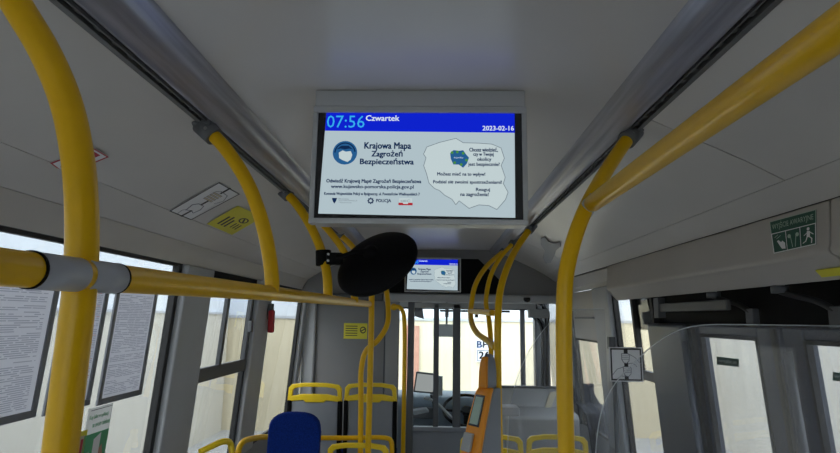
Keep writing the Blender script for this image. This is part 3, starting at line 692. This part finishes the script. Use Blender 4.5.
# ================================================================== POSTERS ON THE LEFT WINDOW
def lp(px_, py_, off=.0):   # on the leaning left glass plane
    n = Vector((1, 0, -.078)).normalized(); return onplane(px_, py_, Vector((-1.18+off, 0, 1.98)), n)
def poster(y0, y1, z0, z1, label, seedv, red=False):
    rnd = random.Random(seedv); X = lambda z: XL(z)-.006
    t = thing('timetable_poster', (X(z0), (y0+y1)/2, z0), label, 'poster')
    b = MB(); fw = .022
    for (a, c, e, f) in ((y0, y1, z0, z0+fw), (y0, y1, z1-fw, z1), (y0, y0+fw, z0+fw, z1-fw), (y1-fw, y1, z0+fw, z1-fw)):
        b.hexa([(X(e)-.003, a, e), (X(e)+.006, a, e), (X(e)+.006, c, e), (X(e)-.003, c, e), (X(f)-.003, a, f), (X(f)+.006, a, f), (X(f)+.006, c, f), (X(f)-.003, c, f)], 'pframe')
    b.build('frame', t, bevel=.002)
    b = MB(); e, f = z0+fw, z1-fw; a, c = y0+fw, y1-fw
    b.hexa([(X(e)-.002, a, e), (X(e)+.001, a, e), (X(e)+.001, c, e), (X(e)-.002, c, e), (X(f)-.002, a, f), (X(f)+.001, a, f), (X(f)+.001, c, f), (X(f)-.002, c, f)], 'paper')
    cv = Canvas(b, (X(f)+.0012, a, f), (X(f)+.0012, c, f), (X(e)+.0012, c, e), (X(e)+.0012, a, e), 0, 0, 100, 140, (1, 0, 0), .0003)
    y = 5
    while y < 136:
        x = 5
        while x < 94:
            L = rnd.uniform(4, 22); x2 = min(x+L, 95)
            if rnd.random() < .85: cv.rect(x, y, x2, y+.95, 'printred' if red and rnd.random() < .25 else 'print', 1)
            x = x2+rnd.uniform(.8, 2.5)
        y += 2.3 if rnd.random() < .93 else 5
    b.build('sheet', t, recalc=False)
    return t
def py(px_, py_): q = lp(px_, py_); return q.y, q.z
yA, zA = py(36, 417); yB, _ = py(40, 400); yC, zC = py(100, 406); yD, _ = py(143, 388); yE, _ = py(98, 405); _, zt = py(140, 292)
poster(yA-.52, yA, zA+.0, zt+.02, 'large dense timetable sheet in grey frame, nearest the left picture edge', 1)
poster(yA+.035, py(90, 405)[0], py(90, 405)[1], zt+.02, 'timetable sheet with reddish print behind the nearest yellow pole', 2, True)
poster(py(96, 405)[0]+.01, yD, py(120, 399)[1]-.005, zt+.02, 'timetable sheet in grey frame closest to the window pillar', 3)
# flyer with phone in a hand
def wsheet(name, y0, y1, z0, z1, label, draw, base, frame=None):
    X = lambda z: XL(z)-.006
    b = MB(); b.hexa([(X(z0)-.002, y0, z0), (X(z0)+.001, y0, z0), (X(z0)+.001, y1, z0), (X(z0)-.002, y1, z0), (X(z1)-.002, y0, z1), (X(z1)+.001, y0, z1), (X(z1)+.001, y1, z1), (X(z1)-.002, y1, z1)], base)
    cv = Canvas(b, (X(z1)+.0012, y0, z1), (X(z1)+.0012, y1, z1), (X(z0)+.0012, y1, z0), (X(z0)+.0012, y0, z0), 0, 0, 100, 140, (1, 0, 0), .0003)
    draw(cv); o = b.build(name, recalc=False); return tag(o, label, 'flyer')
def d_fly(c):
    c.line([(10, 4), (96, 4)], 1, 'stblack'); c.text('Kup bilet w aplikacji', 8, 12, 85, 20, 'green', 2, True); c.text('na swoim telefonie', 25, 24, 98, 32, 'green', 2, True)
    c.rect(0, 42, 100, 140, 'green', 1); c.poly([(40, 52), (68, 44), (68, 100), (42, 108)], 'stwhite', 2); c.poly([(42, 108), (68, 100), (68, 104), (42, 113)], 'stblack', 2)
    c.poly([(68, 70), (78, 64), (90, 90), (98, 110), (80, 130), (60, 122), (48, 112), (68, 103)], 'skin', 2)
    for k in range(4): c.rect(6, 70+k*9, 30, 74+k*9, 'stmint', 2)
ya, za = py(90, 412); yb, _ = py(112, 410)
wsheet('phone_flyer', ya, yb+.01, za-.30, za+.01, 'white and green flyer showing a phone held in a hand, below the posters', d_fly, 'white')
def d_yf(c): c.frame(0, 0, 100, 140, 12, 'styellow', 1); c.rect(62, 20, 80, 130, 'stred', 1)
ya2, za2 = py(75, 434); yb2, _ = py(89, 430)
wsheet('yellow_framed_flyer', ya2, yb2, za2-.2, za2, 'small yellow-framed flyer beside the phone flyer', d_yf, 'stcream')
# emergency hammer on pillar
hp = onplane(268, 318, Vector((-1.14, 0, 1.98)), Vector((1, 0, -.078)).normalized())
t = thing('emergency_hammer', hp, 'red emergency window hammer in dark holder on left window pillar', 'hammer')
MB().box(hp.x, hp.x+.03, hp.y-.025, hp.y+.035, hp.z-.01, hp.z+.10, 'pillar_d').build('holder', t, bevel=.006)
MB().box(hp.x+.006, hp.x+.045, hp.y-.028, hp.y+.02, hp.z-.10, hp.z+.055, 'red').build('handle', t, bevel=.01)
# yellow notice on the partition
c0 = at(344, 323, 5.135); c1 = at(367, 339, 5.135)
b = MB(); b.box(c0.x, c1.x, 5.136, 5.139, c1.z, c0.z, 'styellow')
cv = Canvas(b, (c0.x, 5.1355, c0.z), (c1.x, 5.1355, c0.z), (c1.x, 5.1355, c1.z), (c0.x, 5.1355, c1.z), 0, 0, 100, 60, (0, -1, 0), .0006)
for k in range(5): cv.rect(8, 10+k*9, 58, 13+k*9, 'stblack', 1)
cv.disc(82, 26, 13, 'stblack', 1); cv.disc(82, 26, 9, 'styellow', 2); cv.line([(74, 30), (90, 22)], 4, 'stblack', 3)
tag(b.build('yellow_notice', recalc=False), 'yellow rectangular notice on the dark partition behind the seats', 'sticker')

# ================================================================== SEATS
def seat(loc, rz, wd, zt, label, name='bus_seat', cover='blue', handle=True, hh=.135, group=None, back_top=None):
    """local frame: sitter faces +y; backrest at y 0; shell towards -y"""
    t = thing(name, (loc[0], loc[1], 0), label, 'seat', group); WP[t.name] = Vector((0, 0, 0)); t.rotation_euler.z = rz
    h = wd/2; zb = zt-.62; bt = zt-(hh if handle else .06)
    b = MB()     # shell
    b.hexa([(-h+.03, -.03, zb-.05), (h-.03, -.03, zb-.05), (h-.03, .0, zb-.05), (-h+.03, .0, zb-.05), (-h+.03, -.06, bt), (h-.03, -.06, bt), (h-.03, -.035, bt), (-h+.03, -.035, bt)], 'shell')
    b.build('shell', t, bevel=.01, seg=3)
    for sx in ((-1, 1) if handle else ()):
        xa, xb = sorted((sx*(h-.032), sx*h))
        MB().hexa([(xa, -.045, zb-.05), (xb, -.045, zb-.05), (xb, .025, zb-.05), (xa, .025, zb-.05), (xa, -.075, bt), (xb, -.075, bt), (xb, -.01, bt), (xa, -.01, bt)], 'black').build('side_strip', t, bevel=.008)
    # padded back
    b = MB(); n = 14; top = (zt-.0 if not handle else bt+.012); vs = []; prof = []
    hw = h-.03 if handle else h
    rt_ = .07 if handle else .11; ex = .45 if handle else .75
    out = [(-hw, zb), (-hw, top-rt_)]
    for i in range(n+1):
        a = math.pi-math.pi*i/n; out.append((hw*(math.copysign(abs(math.cos(a))**ex, math.cos(a))), top-rt_+rt_*max(0, math.sin(a))**.7))
    out.append((hw, zb))
    lean = lambda z: -.035*(z-zb)/.6
    b.prism([(x, .0+0, z) for x, z in out], (0, .055, 0), cover)
    o = b.build('back_cushion', t, bevel=.018, seg=4)
    for vtx in o.data.vertices: vtx.co.y += lean(vtx.co.z)
    # seat pan + base
    MB().box(-h+.02, h-.02, .0, .42, zb-.03, zb+.05, cover).build('seat_cushion', t, bevel=.025, seg=4)
    MB().box(-h+.03, h-.03, -.02, .40, zb-.07, zb-.03, 'shell').build('seat_pan', t, bevel=.01)
    MB().box(-.10, .10, .08, .30, 0, zb-.07, 'darkgrey').build('pedestal', t, bevel=.02)
    if handle:
        b = MB(); z0 = bt-.01; yy = -.05
        pts = [(-h+.014, yy, z0), (-h+.014, yy, zt-.035), (-h+.05, yy, zt-.014), (0, yy, zt-.006), (h-.05, yy, zt-.014), (h-.014, yy, zt-.035), (h-.014, yy, z0)]
        # flat bar outline as bevelled prism ring
        outer = [(-h, z0), (-h+.006, zt-.04), (-h+.03, zt-.014), (-h*.4, zt-.001), (h*.4, zt-.001), (h-.03, zt-.014), (h-.006, zt-.04), (h, z0)]
        inner = [(-h+.036, z0+.045), (-h+.040, zt-.058), (-h+.058, zt-.042), (-h*.4, zt-.032), (h*.4, zt-.032), (h-.058, zt-.042), (h-.040, zt-.058), (h-.036, z0+.045)]
        n = len(outer); vs = []
        for y in (yy-.016, yy+.016): vs += [(x, y, z) for x, z in outer]+[(x, y, z) for x, z in inner]
        fs = []
        for i in range(n-1):
            fs += [(i, i+1, n+i+1, n+i), (2*n+i, 3*n+i, 3*n+i+1, 2*n+i+1), (i, 2*n+i, 2*n+i+1, i+1), (n+i, n+i+1, 3*n+i+1, 3*n+i)]
        # lower web
        fs += [(0, n, 3*n, 2*n), (n-1, 3*n-1, 4*n-1, 2*n-1)]
        b.add(vs, fs, 'yellow2')
        g_ = .075
        web = [(-h+.004, z0), (-h+.03, z0+.042), (-h*.45, z0+.058), (h*.45, z0+.058), (h-.03, z0+.042), (h-.004, z0), (h*.42, z0+.012), (h*.34, z0-.004), (-h*.34, z0-.004), (-h*.42, z0+.012)]
        b.prism([(x, yy-.018, z) for x, z in web], (0, .034, 0), 'yellow2')
        b.build('handle', t, bevel=.006, seg=3)
    return t
PI = math.pi
# pair of forward facing seats by the partition (shells towards us)
for a0, a1, nm in ((290, 344, 'forward-facing seat by the left window, grey shell and yellow handle'), (345.5, 398, 'forward-facing seat on the aisle, grey shell crossed by yellow poles')):
    p = at((a0+a1)/2, 382, 4.62); wdt = (at(a1, 382, 4.62)-at(a0, 382, 4.62)).x
    seat((p.x, 4.62), 0, wdt-.004, p.z, nm)
# rear facing seats nearer
p = at(295.5, 412, 3.3); wdt = (at(321, 420, 3.3)-at(269.5, 420, 3.3)).x
seat((p.x, 3.3), PI, wdt, p.z, 'tall blue upholstered seat back without handle, facing us', handle=False)
for a0, a1, Y, yy, nm in ((326, 389, 3.85, 444.5, 'blue seat with yellow handle at the foot of the left poles'),):
    p = at((a0+a1)/2, yy, Y); wdt = (at(a1, yy, Y)-at(a0, yy, Y)).x
    seat((p.x, Y), PI, wdt, p.z, nm)
b = MB(); b.tube(px((237, 462, 3.12), (240, 446, 3.15), (255, 438, 3.35), (300, 438, 3.8), (345, 438, 4.05), (388, 438.5, 4.05), (391, 441, 4.05), (391.5, 470, 4.05)), .016, 'yellow'); 
tag(b.build('seat_rail'), 'low yellow tube rail behind the blue seat at the left poles', 'handrail')
# near left handle loop
p = at(218, 441, 2.9)
ls = thing('bus_seat', (p.x-.02, 2.95, 0), 'seat by the left window of which only the yellow corner handle shows', 'seat'); 
ls.name = 'bus_seat.010'; WP[ls.name] = Vector((p.x-.02, 2.95, 0))
MB().tube(px((200, 452, 2.75), (212, 446, 2.8), (223, 441.5, 2.85), (230, 443, 2.9), (232, 453, 2.9), (233, 475, 2.9)), .015, 'yellow2').build('handle', ls)
q = at(222, 470, 2.9)
MB().box(q.x-.22, q.x+.04, 2.87, 2.93, .5, q.z, 'shell').build('backrest', ls, bevel=.02)
MB().box(q.x-.22, q.x+.04, 2.93, 3.3, .46, .54, 'blue').build('seat_cushion', ls, bevel=.02)
MB().box(q.x-.15, q.x-.03, 3.0, 3.2, 0, .46, 'darkgrey').build('pedestal', ls)
# right pair facing us
for a0, a1, nm in ((460, 524.5, 'blue seat with yellow handle half hidden by the ticket machine'), (527, 590, 'blue seat with yellow handle behind the tall right pole')):
    p = at((a0+a1)/2, 436, 3.95); wdt = (at(a1, 436, 3.95)-at(a0, 436, 3.95)).x
    seat((p.x, 3.95), PI, wdt, p.z, nm)

# ================================================================== WHEEL-ARCH BOX with draped jacket
xa = at(500, 400, 4.9).x; xb = 1.14
zt1 = at(540, 388, 5.0).z; zt2 = at(540, 414, 4.65).z
wb = thing('wheel_arch_box', ((xa+xb)/2, 4.9, 0), 'large grey stepped wheel-arch box at the front right behind the seats', 'storage box')
MB().prism([(xa, 4.62, 0), (xa, 4.60, zt2-.03), (xa, 4.64, zt2), (xa, 4.88, zt2+.02), (xa, 4.97, zt1-.02), (xa, 5.01, zt1), (xa, 5.045, zt1), (xa, 5.045, 0)], (xb-xa, 0, 0), 'lightgrey').build('body', wb, bevel=.012, seg=3)
MB().box(xa-.01, xb, 4.99, 5.045, zt1-.004, zt1+.014, 'darkgrey').build('top_trim', wb, bevel=.004)
q0 = at(543, 412, 4.86); q1 = at(555, 391, 4.93)
o = MB().prism([(q0.x, 4.84, q0.z), (q0.x+.05, 4.84, q0.z), (q1.x+.02, 4.93, q1.z), (q1.x-.04, 4.93, q1.z-.01)], (0, .012, 0), 'cream').build('cream_folder', bevel=.002)
tag(o, 'cream folder leaning on the step of the grey wheel-arch box', 'folder')
# jacket: wavy cloth over the stepped outline
jx0 = at(572, 388, 4.9).x; jx1 = at(592, 388, 4.9).x+.03
path = [(5.05, zt1-.12), (5.045, zt1+.025), (4.99, zt1+.03), (4.95, zt1-.03), (4.88, zt2+.045), (4.70, zt2+.03), (4.585, zt2+.005), (4.57, zt2-.12), (4.565, zt2-.36)]
P = []
for i in range(len(path)-1):
    for k in range(5):
        t_ = k/5; P.append((path[i][0]*(1-t_)+path[i+1][0]*t_, path[i][1]*(1-t_)+path[i+1][1]*t_))
P.append(path[-1]); nu = 22; vs = []
for i, (y, z) in enumerate(P):
    s_ = i/(len(P)-1)
    for k in range(nu+1):
        u = k/nu; wv = .010*math.sin(u*21+s_*5)+.007*math.sin(u*37-s_*9)
        vs.append((jx0+(jx1-jx0+.07*max(0, s_-.5))*u+.07*max(0, s_-.35)+.01*math.sin(s_*14), y-.012-abs(wv)*1.2, z+abs(wv)*.6))
fs = [(i*(nu+1)+k, i*(nu+1)+k+1, (i+1)*(nu+1)+k+1, (i+1)*(nu+1)+k) for i in range(len(P)-1) for k in range(nu)]
b = MB(); b.add(vs, fs, 'jacket', True); o = b.build('draped_jacket'); sm = o.modifiers.new('s', 'SOLIDIFY'); sm.thickness = .012; sm.offset = 1
tag(o, 'dark jacket draped over the right side of the grey wheel-arch box', 'jacket')

# ================================================================== TICKET MACHINE
tm = thing('ticket_machine', at(490, 453, 3.05), 'orange and grey ticket machine mounted on a yellow pole', 'ticket machine')
nf = Vector((-.80, -.60, 0)); nsd = Vector((.60, -.80, 0))
def loft(levels, m, side0, side1, f0=0):
    b = MB(); vs = []; L = len(levels)
    for (cx, z, wdt, dep) in levels:   # cx: world position of the rear/right corner, wdt across front, dep front depth
        c = Vector((cx[0], cx[1], z))
        vs += [c-nsd*0, c+nf*dep, c+nf*dep-nsd*wdt, c-nsd*wdt]
    fs = []
    for i in range(L-1):
        for k in range(4): fs.append((i*4+k, i*4+(k+1) % 4, (i+1)*4+(k+1) % 4, (i+1)*4+k))
    fs.append((0, 1, 2, 3)); fs.append(tuple(4*(L-1)+k for k in range(4)))
    b.add(vs, fs, m); return b
cB = at(501.5, 420, 3.06)
def zat(y): return at(480, y, 3.0).z
body = [((cB.x, cB.y), zat(500), .125, .18), ((cB.x, cB.y), zat(453), .125, .135), ((cB.x, cB.y), zat(420), .115, .095), ((cB.x, cB.y), zat(395), .10, .060), ((cB.x, cB.y), zat(389), .09, .045)]
loft(body, 'shell', 0, 1).build('body', tm, bevel=.008, seg=3)
fr = []
for (c, z, w_, d) in body: fr.append((((Vector((*c, 0))+nf*d+nsd*.004).x, (Vector((*c, 0))+nf*d+nsd*.004).y), z+.004, w_+.008, .035))
loft(fr, 'orange', 0, 1).build('front_cover', tm, bevel=.014, seg=4)
def fp_(u, z, off):   # point on the front cover: u across 0..1
    for (c0_, z0_, w0_, d0_), (c1_, z1_, w1_, d1_) in zip(fr, fr[1:]):
        if z0_ <= z <= z1_:
            t_ = (z-z0_)/(z1_-z0_); cx = Vector((c0_[0]*(1-t_)+c1_[0]*t_, c0_[1]*(1-t_)+c1_[1]*t_, z)); return cx+nf*(.035+off)-nsd*((w0_*(1-t_)+w1_*t_)*u)
    return Vector((fr[-1][0][0], fr[-1][0][1], z))
b = MB(); P4 = [fp_(.18, zat(427), .001), fp_(.82, zat(427), .001), fp_(.82, zat(396), .001), fp_(.18, zat(396), .001)]
b.prism(P4, nf*.004, 'gloss_black')
P5 = [fp_(.25, zat(425), .006), fp_(.75, zat(425), .006), fp_(.75, zat(398), .006), fp_(.25, zat(398), .006)]
b.prism(P5, nf*.001, 'stmint'); b.build('screen', tm)
b = MB(); b.prism([fp_(.35, zat(452), .001), fp_(.85, zat(452), .001), fp_(.85, zat(434), .001), fp_(.35, zat(434), .001)], nf*.02, 'lightgrey'); b.build('card_reader', tm, bevel=.004)
# upper fin
fin = [((cB.x-.022, cB.y), zat(389), .06, .060), ((cB.x-.022, cB.y), zat(372), .055, .060), ((cB.x-.028, cB.y), zat(362), .045, .05), ((cB.x-.036, cB.y), zat(357), .035, .035), ((cB.x-.045, cB.y), zat(354.5), .04, .015)]
loft(fin, 'shell', 0, 1).build('upper_housing', tm, bevel=.006, seg=3)
ff = [(((Vector((*c, 0))+nf*d).x, (Vector((*c, 0))+nf*d).y), z, w_, .022) for (c, z, w_, d) in fin[:4]]
loft(ff, 'orange', 0, 1).build('upper_cover', tm, bevel=.008, seg=3)

# ================================================================== PLEXIGLASS SCREENS
def plexi(name, edge, Y, xr, zbot, label, th=.006):
    pts = [at(x, y, Y) for x, y in edge]
    # smooth outline
    P = []
    for i in range(len(pts)-1):
        a = pts[max(i-1, 0)]; b0 = pts[i]; c = pts[i+1]; d = pts[min(i+2, len(pts)-1)]
        for k in range(6):
            t_ = k/6; P.append(.5*((2*b0)+(c-a)*t_+(2*a-5*b0+4*c-d)*t_*t_+(3*b0-a-3*c+d)*t_**3))
    P.append(pts[-1]); P = [Vector((p.x, Y, p.z)) for p in P]
    t = thing(name, (P[0].x, Y, zbot), label, 'screen')
    out = [Vector((P[0].x, Y, zbot))]+P+[Vector((xr, Y, P[-1].z)), Vector((xr, Y, zbot))]
    b = MB(); b.prism(out, (0, th, 0), 'plexi'); b.build('sheet', t)
    b = MB(); b.tube([p+Vector((0, th/2, 0)) for p in [out[0]]+P+[Vector((xr, Y, P[-1].z))]], .0013 if Y < 2 else .0015, 'plexi_edge', 8, smooth=False); b.build('polished_edge', t)
    return t
s1 = plexi('plexiglass_screen', [(596, 470), (597, 440), (603, 408), (616, 383), (635, 362), (657, 343), (680, 330), (705, 325), (740, 324.5)], 1.5, 1.13, .7, 'large clear plexiglass screen with curved corner before the doors')
s2 = plexi('plexiglass_screen', [(507, 470), (508, 440), (509, 415), (515, 385), (527, 355), (542, 332), (556, 318), (575, 310), (600, 309)], 3.3, .98, .5, 'farther clear plexiglass screen clamped beside the ticket machine')
q = at(506, 411, 3.2)
b = MB(); b.box(q.x-.035, q.x+.07, 3.17, 3.30, q.z-.022, q.z+.022, 'collar'); b.build('clamp', s2, bevel=.006)
q = at(572, 440, 1.45); z_ = q.z
b = MB(); b.box(q.x-.01, q.x+.09, 1.46, 1.50, z_-.12, z_-.08, 'collar'); b.build('clamp', s1, bevel=.005)
# hold-the-rail sign
Yh = 2.55
a = at(609, 347, Yh); c = at(643.5, 382, Yh)
t = thing('hold_rail_sign', ((a.x+c.x)/2, Yh, c.z), 'square white sign showing two fists gripping a bar beside the doors', 'sign')
b = MB(); b.box(a.x, c.x, Yh, Yh+.006, c.z, a.z, 'pwhite')
cv = Canvas(b, (a.x, Yh-.0004, a.z), (c.x, Yh-.0004, a.z), (c.x, Yh-.0004, c.z), (a.x, Yh-.0004, c.z), 0, 0, 100, 100, (0, -1, 0), .0004)
cv.frame(3, 3, 97, 97, 4.5, 'stblack', 1)
cv.rect(44, 4, 56, 96, 'stblack', 1)
for (yy, ox) in ((18, 0), (56, 4)):
    cv.poly([(36+ox, yy), (58+ox, yy), (62+ox, yy+6), (60+ox, yy+22), (52+ox, yy+30), (42+ox, yy+28), (36+ox, yy+18)], 'stline', 2)
    cv.poly([(38+ox, yy+2), (57+ox, yy+2), (60+ox, yy+7), (58+ox, yy+21), (51+ox, yy+28), (43+ox, yy+26), (38+ox, yy+17)], 'pwhite', 3)
    for k in range(3): cv.line([(38+ox, yy+7+k*5), (58+ox, yy+7+k*5)], 1.2, 'stline', 4)
cv.line([(60, 20), (78, 30), (95, 48)], 1.6, 'stline', 2); cv.line([(56, 48), (70, 46), (82, 56)], 1.6, 'stline', 2)
cv.line([(8, 80), (22, 64), (40, 58)], 1.6, 'stline', 2); cv.line([(22, 92), (32, 84), (46, 84)], 1.6, 'stline', 2)
b.build('plate', t, recalc=False)
e = at(609, 337, Yh); f_ = at(615, 349, Yh)
MB().box(e.x, f_.x, Yh+.001, Yh+.03, f_.z, e.z, 'pillar_d').build('clip', t)
# upright that carries the sign
x_ = at(612, 360, Yh+.05).x
MB().cyl((x_, Yh+.025, e.z), (x_, Yh+.025, .0), .010, 'pillar_d').build('upright', t)

# ================================================================== DOOR ACTUATORS
def actuator(y, name='door_actuator', label=''):
    t = thing(name, (1.12, y, 1.9), label, 'door mechanism')
    MB().cyl((1.12, y, 1.86), (1.12, y, 1.99), .014, 'lightgrey').build('shaft', t)
    MB().cyl((1.12, y, 1.845), (1.12, y, 1.868), .026, 'darkgrey').build('hub', t)
    MB().tube([(1.12, y, 1.85), (1.135, y-.05, 1.835), (1.15, y-.13, 1.815), (1.155, y-.20, 1.785)], .010, 'rubber').build('arm', t)
    b = MB(); b.box(1.145, 1.17, y-.225, y-.175, 1.735, 1.80, 'darkgrey'); b.build('bracket', t, bevel=.004)
    MB().cyl((1.12, y+.05, 1.90), (1.12, y+.14, 1.90), .02, 'black').build('motor', t)
actuator(2.30, label='black door actuator arm hanging below the cover, farther one')
actuator(1.86, label='black door actuator arm hanging below the cover, nearer one')
q0 = at(655, 308, 2.9); 
b = MB(); b.box(q0.x-.0, q0.x+.0+.02, 2.2, 2.9, q0.z-.02, q0.z+.02, 'rail_dark'); 
t = thing('door_guide_rail', (q0.x, 2.55, q0.z), 'dark guide rail at the top of the doors', 'rail')
b.build('bar', t, bevel=.004)
MB().box(q0.x-.008, q0.x+.03, 2.84, 2.90, q0.z-.05, q0.z+.05, 'darkgrey').build('bracket', t, bevel=.004)
b = MB(); u0 = Vector((1.060, 1.49, 1.9195)); d_ = Vector((.047, 0, -.054)); nn = Vector((-.054, 0, -.047)).normalized()*.002
b.prism([u0+nn+d_*.35, u0+nn+d_*.7, u0+nn+d_*.7+Vector((0, .12, 0)), u0+nn+d_*.35+Vector((0, .12, 0))], nn*2, 'styellow')
tag(b.build('yellow_label_strip'), 'short yellow label strip beneath the cover at the right picture edge', 'sticker')
# stickers on the door glass
for (x0_, y0_, x1_, y1_, lab) in ((717, 356.5, 739, 366, 'small dark green sticker on the farther door pane'), (833, 372, 856, 382, 'small dark green sticker on the nearer door pane')):
    n = Vector((-1, 0, -.078)).normalized(); p0 = Vector((1.155+.016, 0, 1.98)); C = [onplane(x, y, p0, n) for x, y in ((x0_, y0_), (x1_, y0_+2.5), (x1_, y1_+1), (x0_, y1_-1.5))]
    b = MB(); b.prism(C, n*.001, 'stgreen'); cv = Canvas(b, *[q+n*.001 for q in C], 0, 0, 100, 40, n, .0005); cv.text('WYJŚCIE', 8, 10, 92, 30, 'stmint', 1, True)
    tag(b.build('exit_sticker', recalc=False), lab, 'sticker')

# ================================================================== DRIVER CAB FITTINGS
db = thing('dashboard', (-.3, 5.85, 0), 'blue-grey dashboard below the windscreen in the driver cab', 'dashboard')
MB().prism([(-1.1, 5.60, 0), (-1.1, 5.60, .92), (-1.1, 5.66, .99), (-1.1, 5.85, 1.03), (-1.1, 6.09, .98), (-1.1, 6.09, 0)], (1.55, 0, 0), 'dash').build('body', db, bevel=.02, seg=3)
MB().box(-.25, .02, 5.57, 5.62, .80, .90, 'darkgrey').build('switch_panel', db, bevel=.01)
q = at(453, 393, 5.45); a = at(437, 398, 5.45)
sw = thing('steering_wheel', at(462, 407, 5.4), 'black steering wheel seen behind the cab glass', 'steering wheel')
c = at(467, 410, 5.45); ax = Vector((0, -.5, .86)); b = MB(); X_ = Vector((1, 0, 0)); Y_ = ax.cross(X_)
ring = [c+(X_*math.cos(a_)+Y_*math.sin(a_))*.22 for a_ in [2*PI*k/36 for k in range(37)]]
b.tube(ring, .014, 'black', 12, smooth=False); b.build('rim', sw)
b = MB(); b.tube([c-X_*.21, c-ax*.02, c+X_*.21], .012, 'black', 10); b.cyl(c-ax*.03, c+ax*.01, .05, 'black'); b.build('spokes', sw)
MB().tube([c-ax*.03, c+Vector((0, .05, -.25)), (c.x, c.y+.06, .0)], .03, 'black', 12).build('column', sw)
# driver display
dm = thing('driver_display', at(426, 396, 5.5), 'small tilted display on an arm in the driver cab', 'display')
C = px((416, 371.5, 5.5), (437.5, 374, 5.46), (434, 394, 5.44), (413, 392, 5.48))
MB().prism(C, (.01, .03, 0), 'darkgrey').build('case', dm, bevel=.006)
K = sum(C, Vector())/4; Cs = [K+(p-K)*.84+Vector((0, -.004, 0)) for p in C]
MB().prism(Cs, (0, .003, 0), 's_disp').build('screen', dm)
MB().box(C[1].x-.0, C[1].x+.05, 5.47, 5.52, C[2].z-.02, C[1].z-.02, 'collar').build('side_unit', dm, bevel=.006)
MB().tube(px((431, 394, 5.5), (434, 405, 5.55), (432, 418, 5.62)), .014, 'darkgrey').build('arm', dm)
t = thing('cab_strut', at(440, 405, 5.35), 'pale diagonal strut behind the lower cab glass', 'strut')
MB().tube(px((424, 398, 5.40), (434, 401, 5.37), (454, 420, 5.30)), .012, 'lightgrey').build('bar', t)
MB().box(at(412, 408, 5.55).x, at(427, 408, 5.55).x, 5.5, 5.6, at(415, 411, 5.5).z, at(415, 407, 5.5).z, 'white').build('paper_stack', None) if False else None
o = MB().prism(px((412, 409, 5.45), (426, 407, 5.5), (429, 410, 5.55), (414, 413, 5.5)), (0, 0, -.02), 'pwhite').build('paper_stack'); tag(o, 'white papers lying beside the driver display in the cab', 'papers')
# interior mirror and camera hanging from the header
im = thing('interior_mirror', at(445, 322, 5.95), 'rectangular grey interior mirror hanging before the windscreen', 'mirror')
a = at(433.5, 324, 5.95); c = at(456, 337, 5.95)
MB().box(a.x, c.x, 5.93, 5.97, c.z, a.z, 'pillar').build('housing', im, bevel=.01, seg=3)
MB().tube([((a.x+c.x)/2+.02, 5.96, a.z-.02), ((a.x+c.x)/2+.02, 5.98, 1.88), ((a.x+c.x)/2+.02, 6.0, 2.022)], .010, 'black').build('stem', im)
cm = thing('sun_visor', at(419, 300, 5.9), 'dark triangular folded visor at the top of the cab glass', 'visor')
MB().prism(px((413, 297, 5.85), (421, 297, 5.85), (424, 319, 5.85), (413, 316, 5.85)), (0, .02, 0), 'darkgrey').build('blade', cm, bevel=.004)
MB().box(at(414, 297, 5.85).x, at(420, 297, 5.85).x, 5.85, 5.87, at(414, 298, 5.85).z, 2.022, 'darkgrey').build('hinge', cm)
wp = thing('wiper_arms', at(480, 316, 6.3), 'black wiper linkage along the top of the windscreen', 'wiper')
MB().tube([(at(440, 317, YW+.06).x, YW+.07, 1.83), (at(510, 317, YW+.06).x, YW+.07, 1.83)], .012, 'black').build('bar', wp)
for pxx in (447, 477): MB().cyl((at(pxx, 317, YW).x, YW+.07, 1.845), (at(pxx, 317, YW).x, YW+.07, 1.76), .02, 'black').build('hanger', wp)
# cables and small camera at the upper front right
cb = thing('dome_camera', at(527, 300, 4.9), 'small dark dome camera under the front bulkhead beam', 'camera')
q = at(527, 300, 4.86)
MB().lathe(q+Vector((0, 0, .02)), (0, 0, -1), [(0, 0), (.03, 0), (.03, .02), (.022, .035), (0, .04)], 'gloss_black', 24).build('dome', cb)
bc = thing('cable_bundle', at(540, 312, 5.3), 'tangle of dark cables beside the front right post', 'cables')
for k in range(5):
    rnd = random.Random(k); MB().tube(px((532+k*3, 288.5, 5.3), (532+k*3, 302, 5.3), (536+k*3+rnd.uniform(-3, 3), 309, 5.3), (533+k*4, 315+rnd.uniform(-3, 3), 5.3), (540+k*2, 325, 5.3), (541+k*2, 395, 5.3)), .009, 'black' if k % 2 else 'pillar_d', 8).build('cable', bc)
MB().box(at(528, 306, 5.3).x, at(548, 306, 5.3).x, 5.25, 5.35, at(530, 318, 5.3).z, at(530, 309, 5.3).z, 'lightgrey').build('clip_plate', bc, bevel=.01)
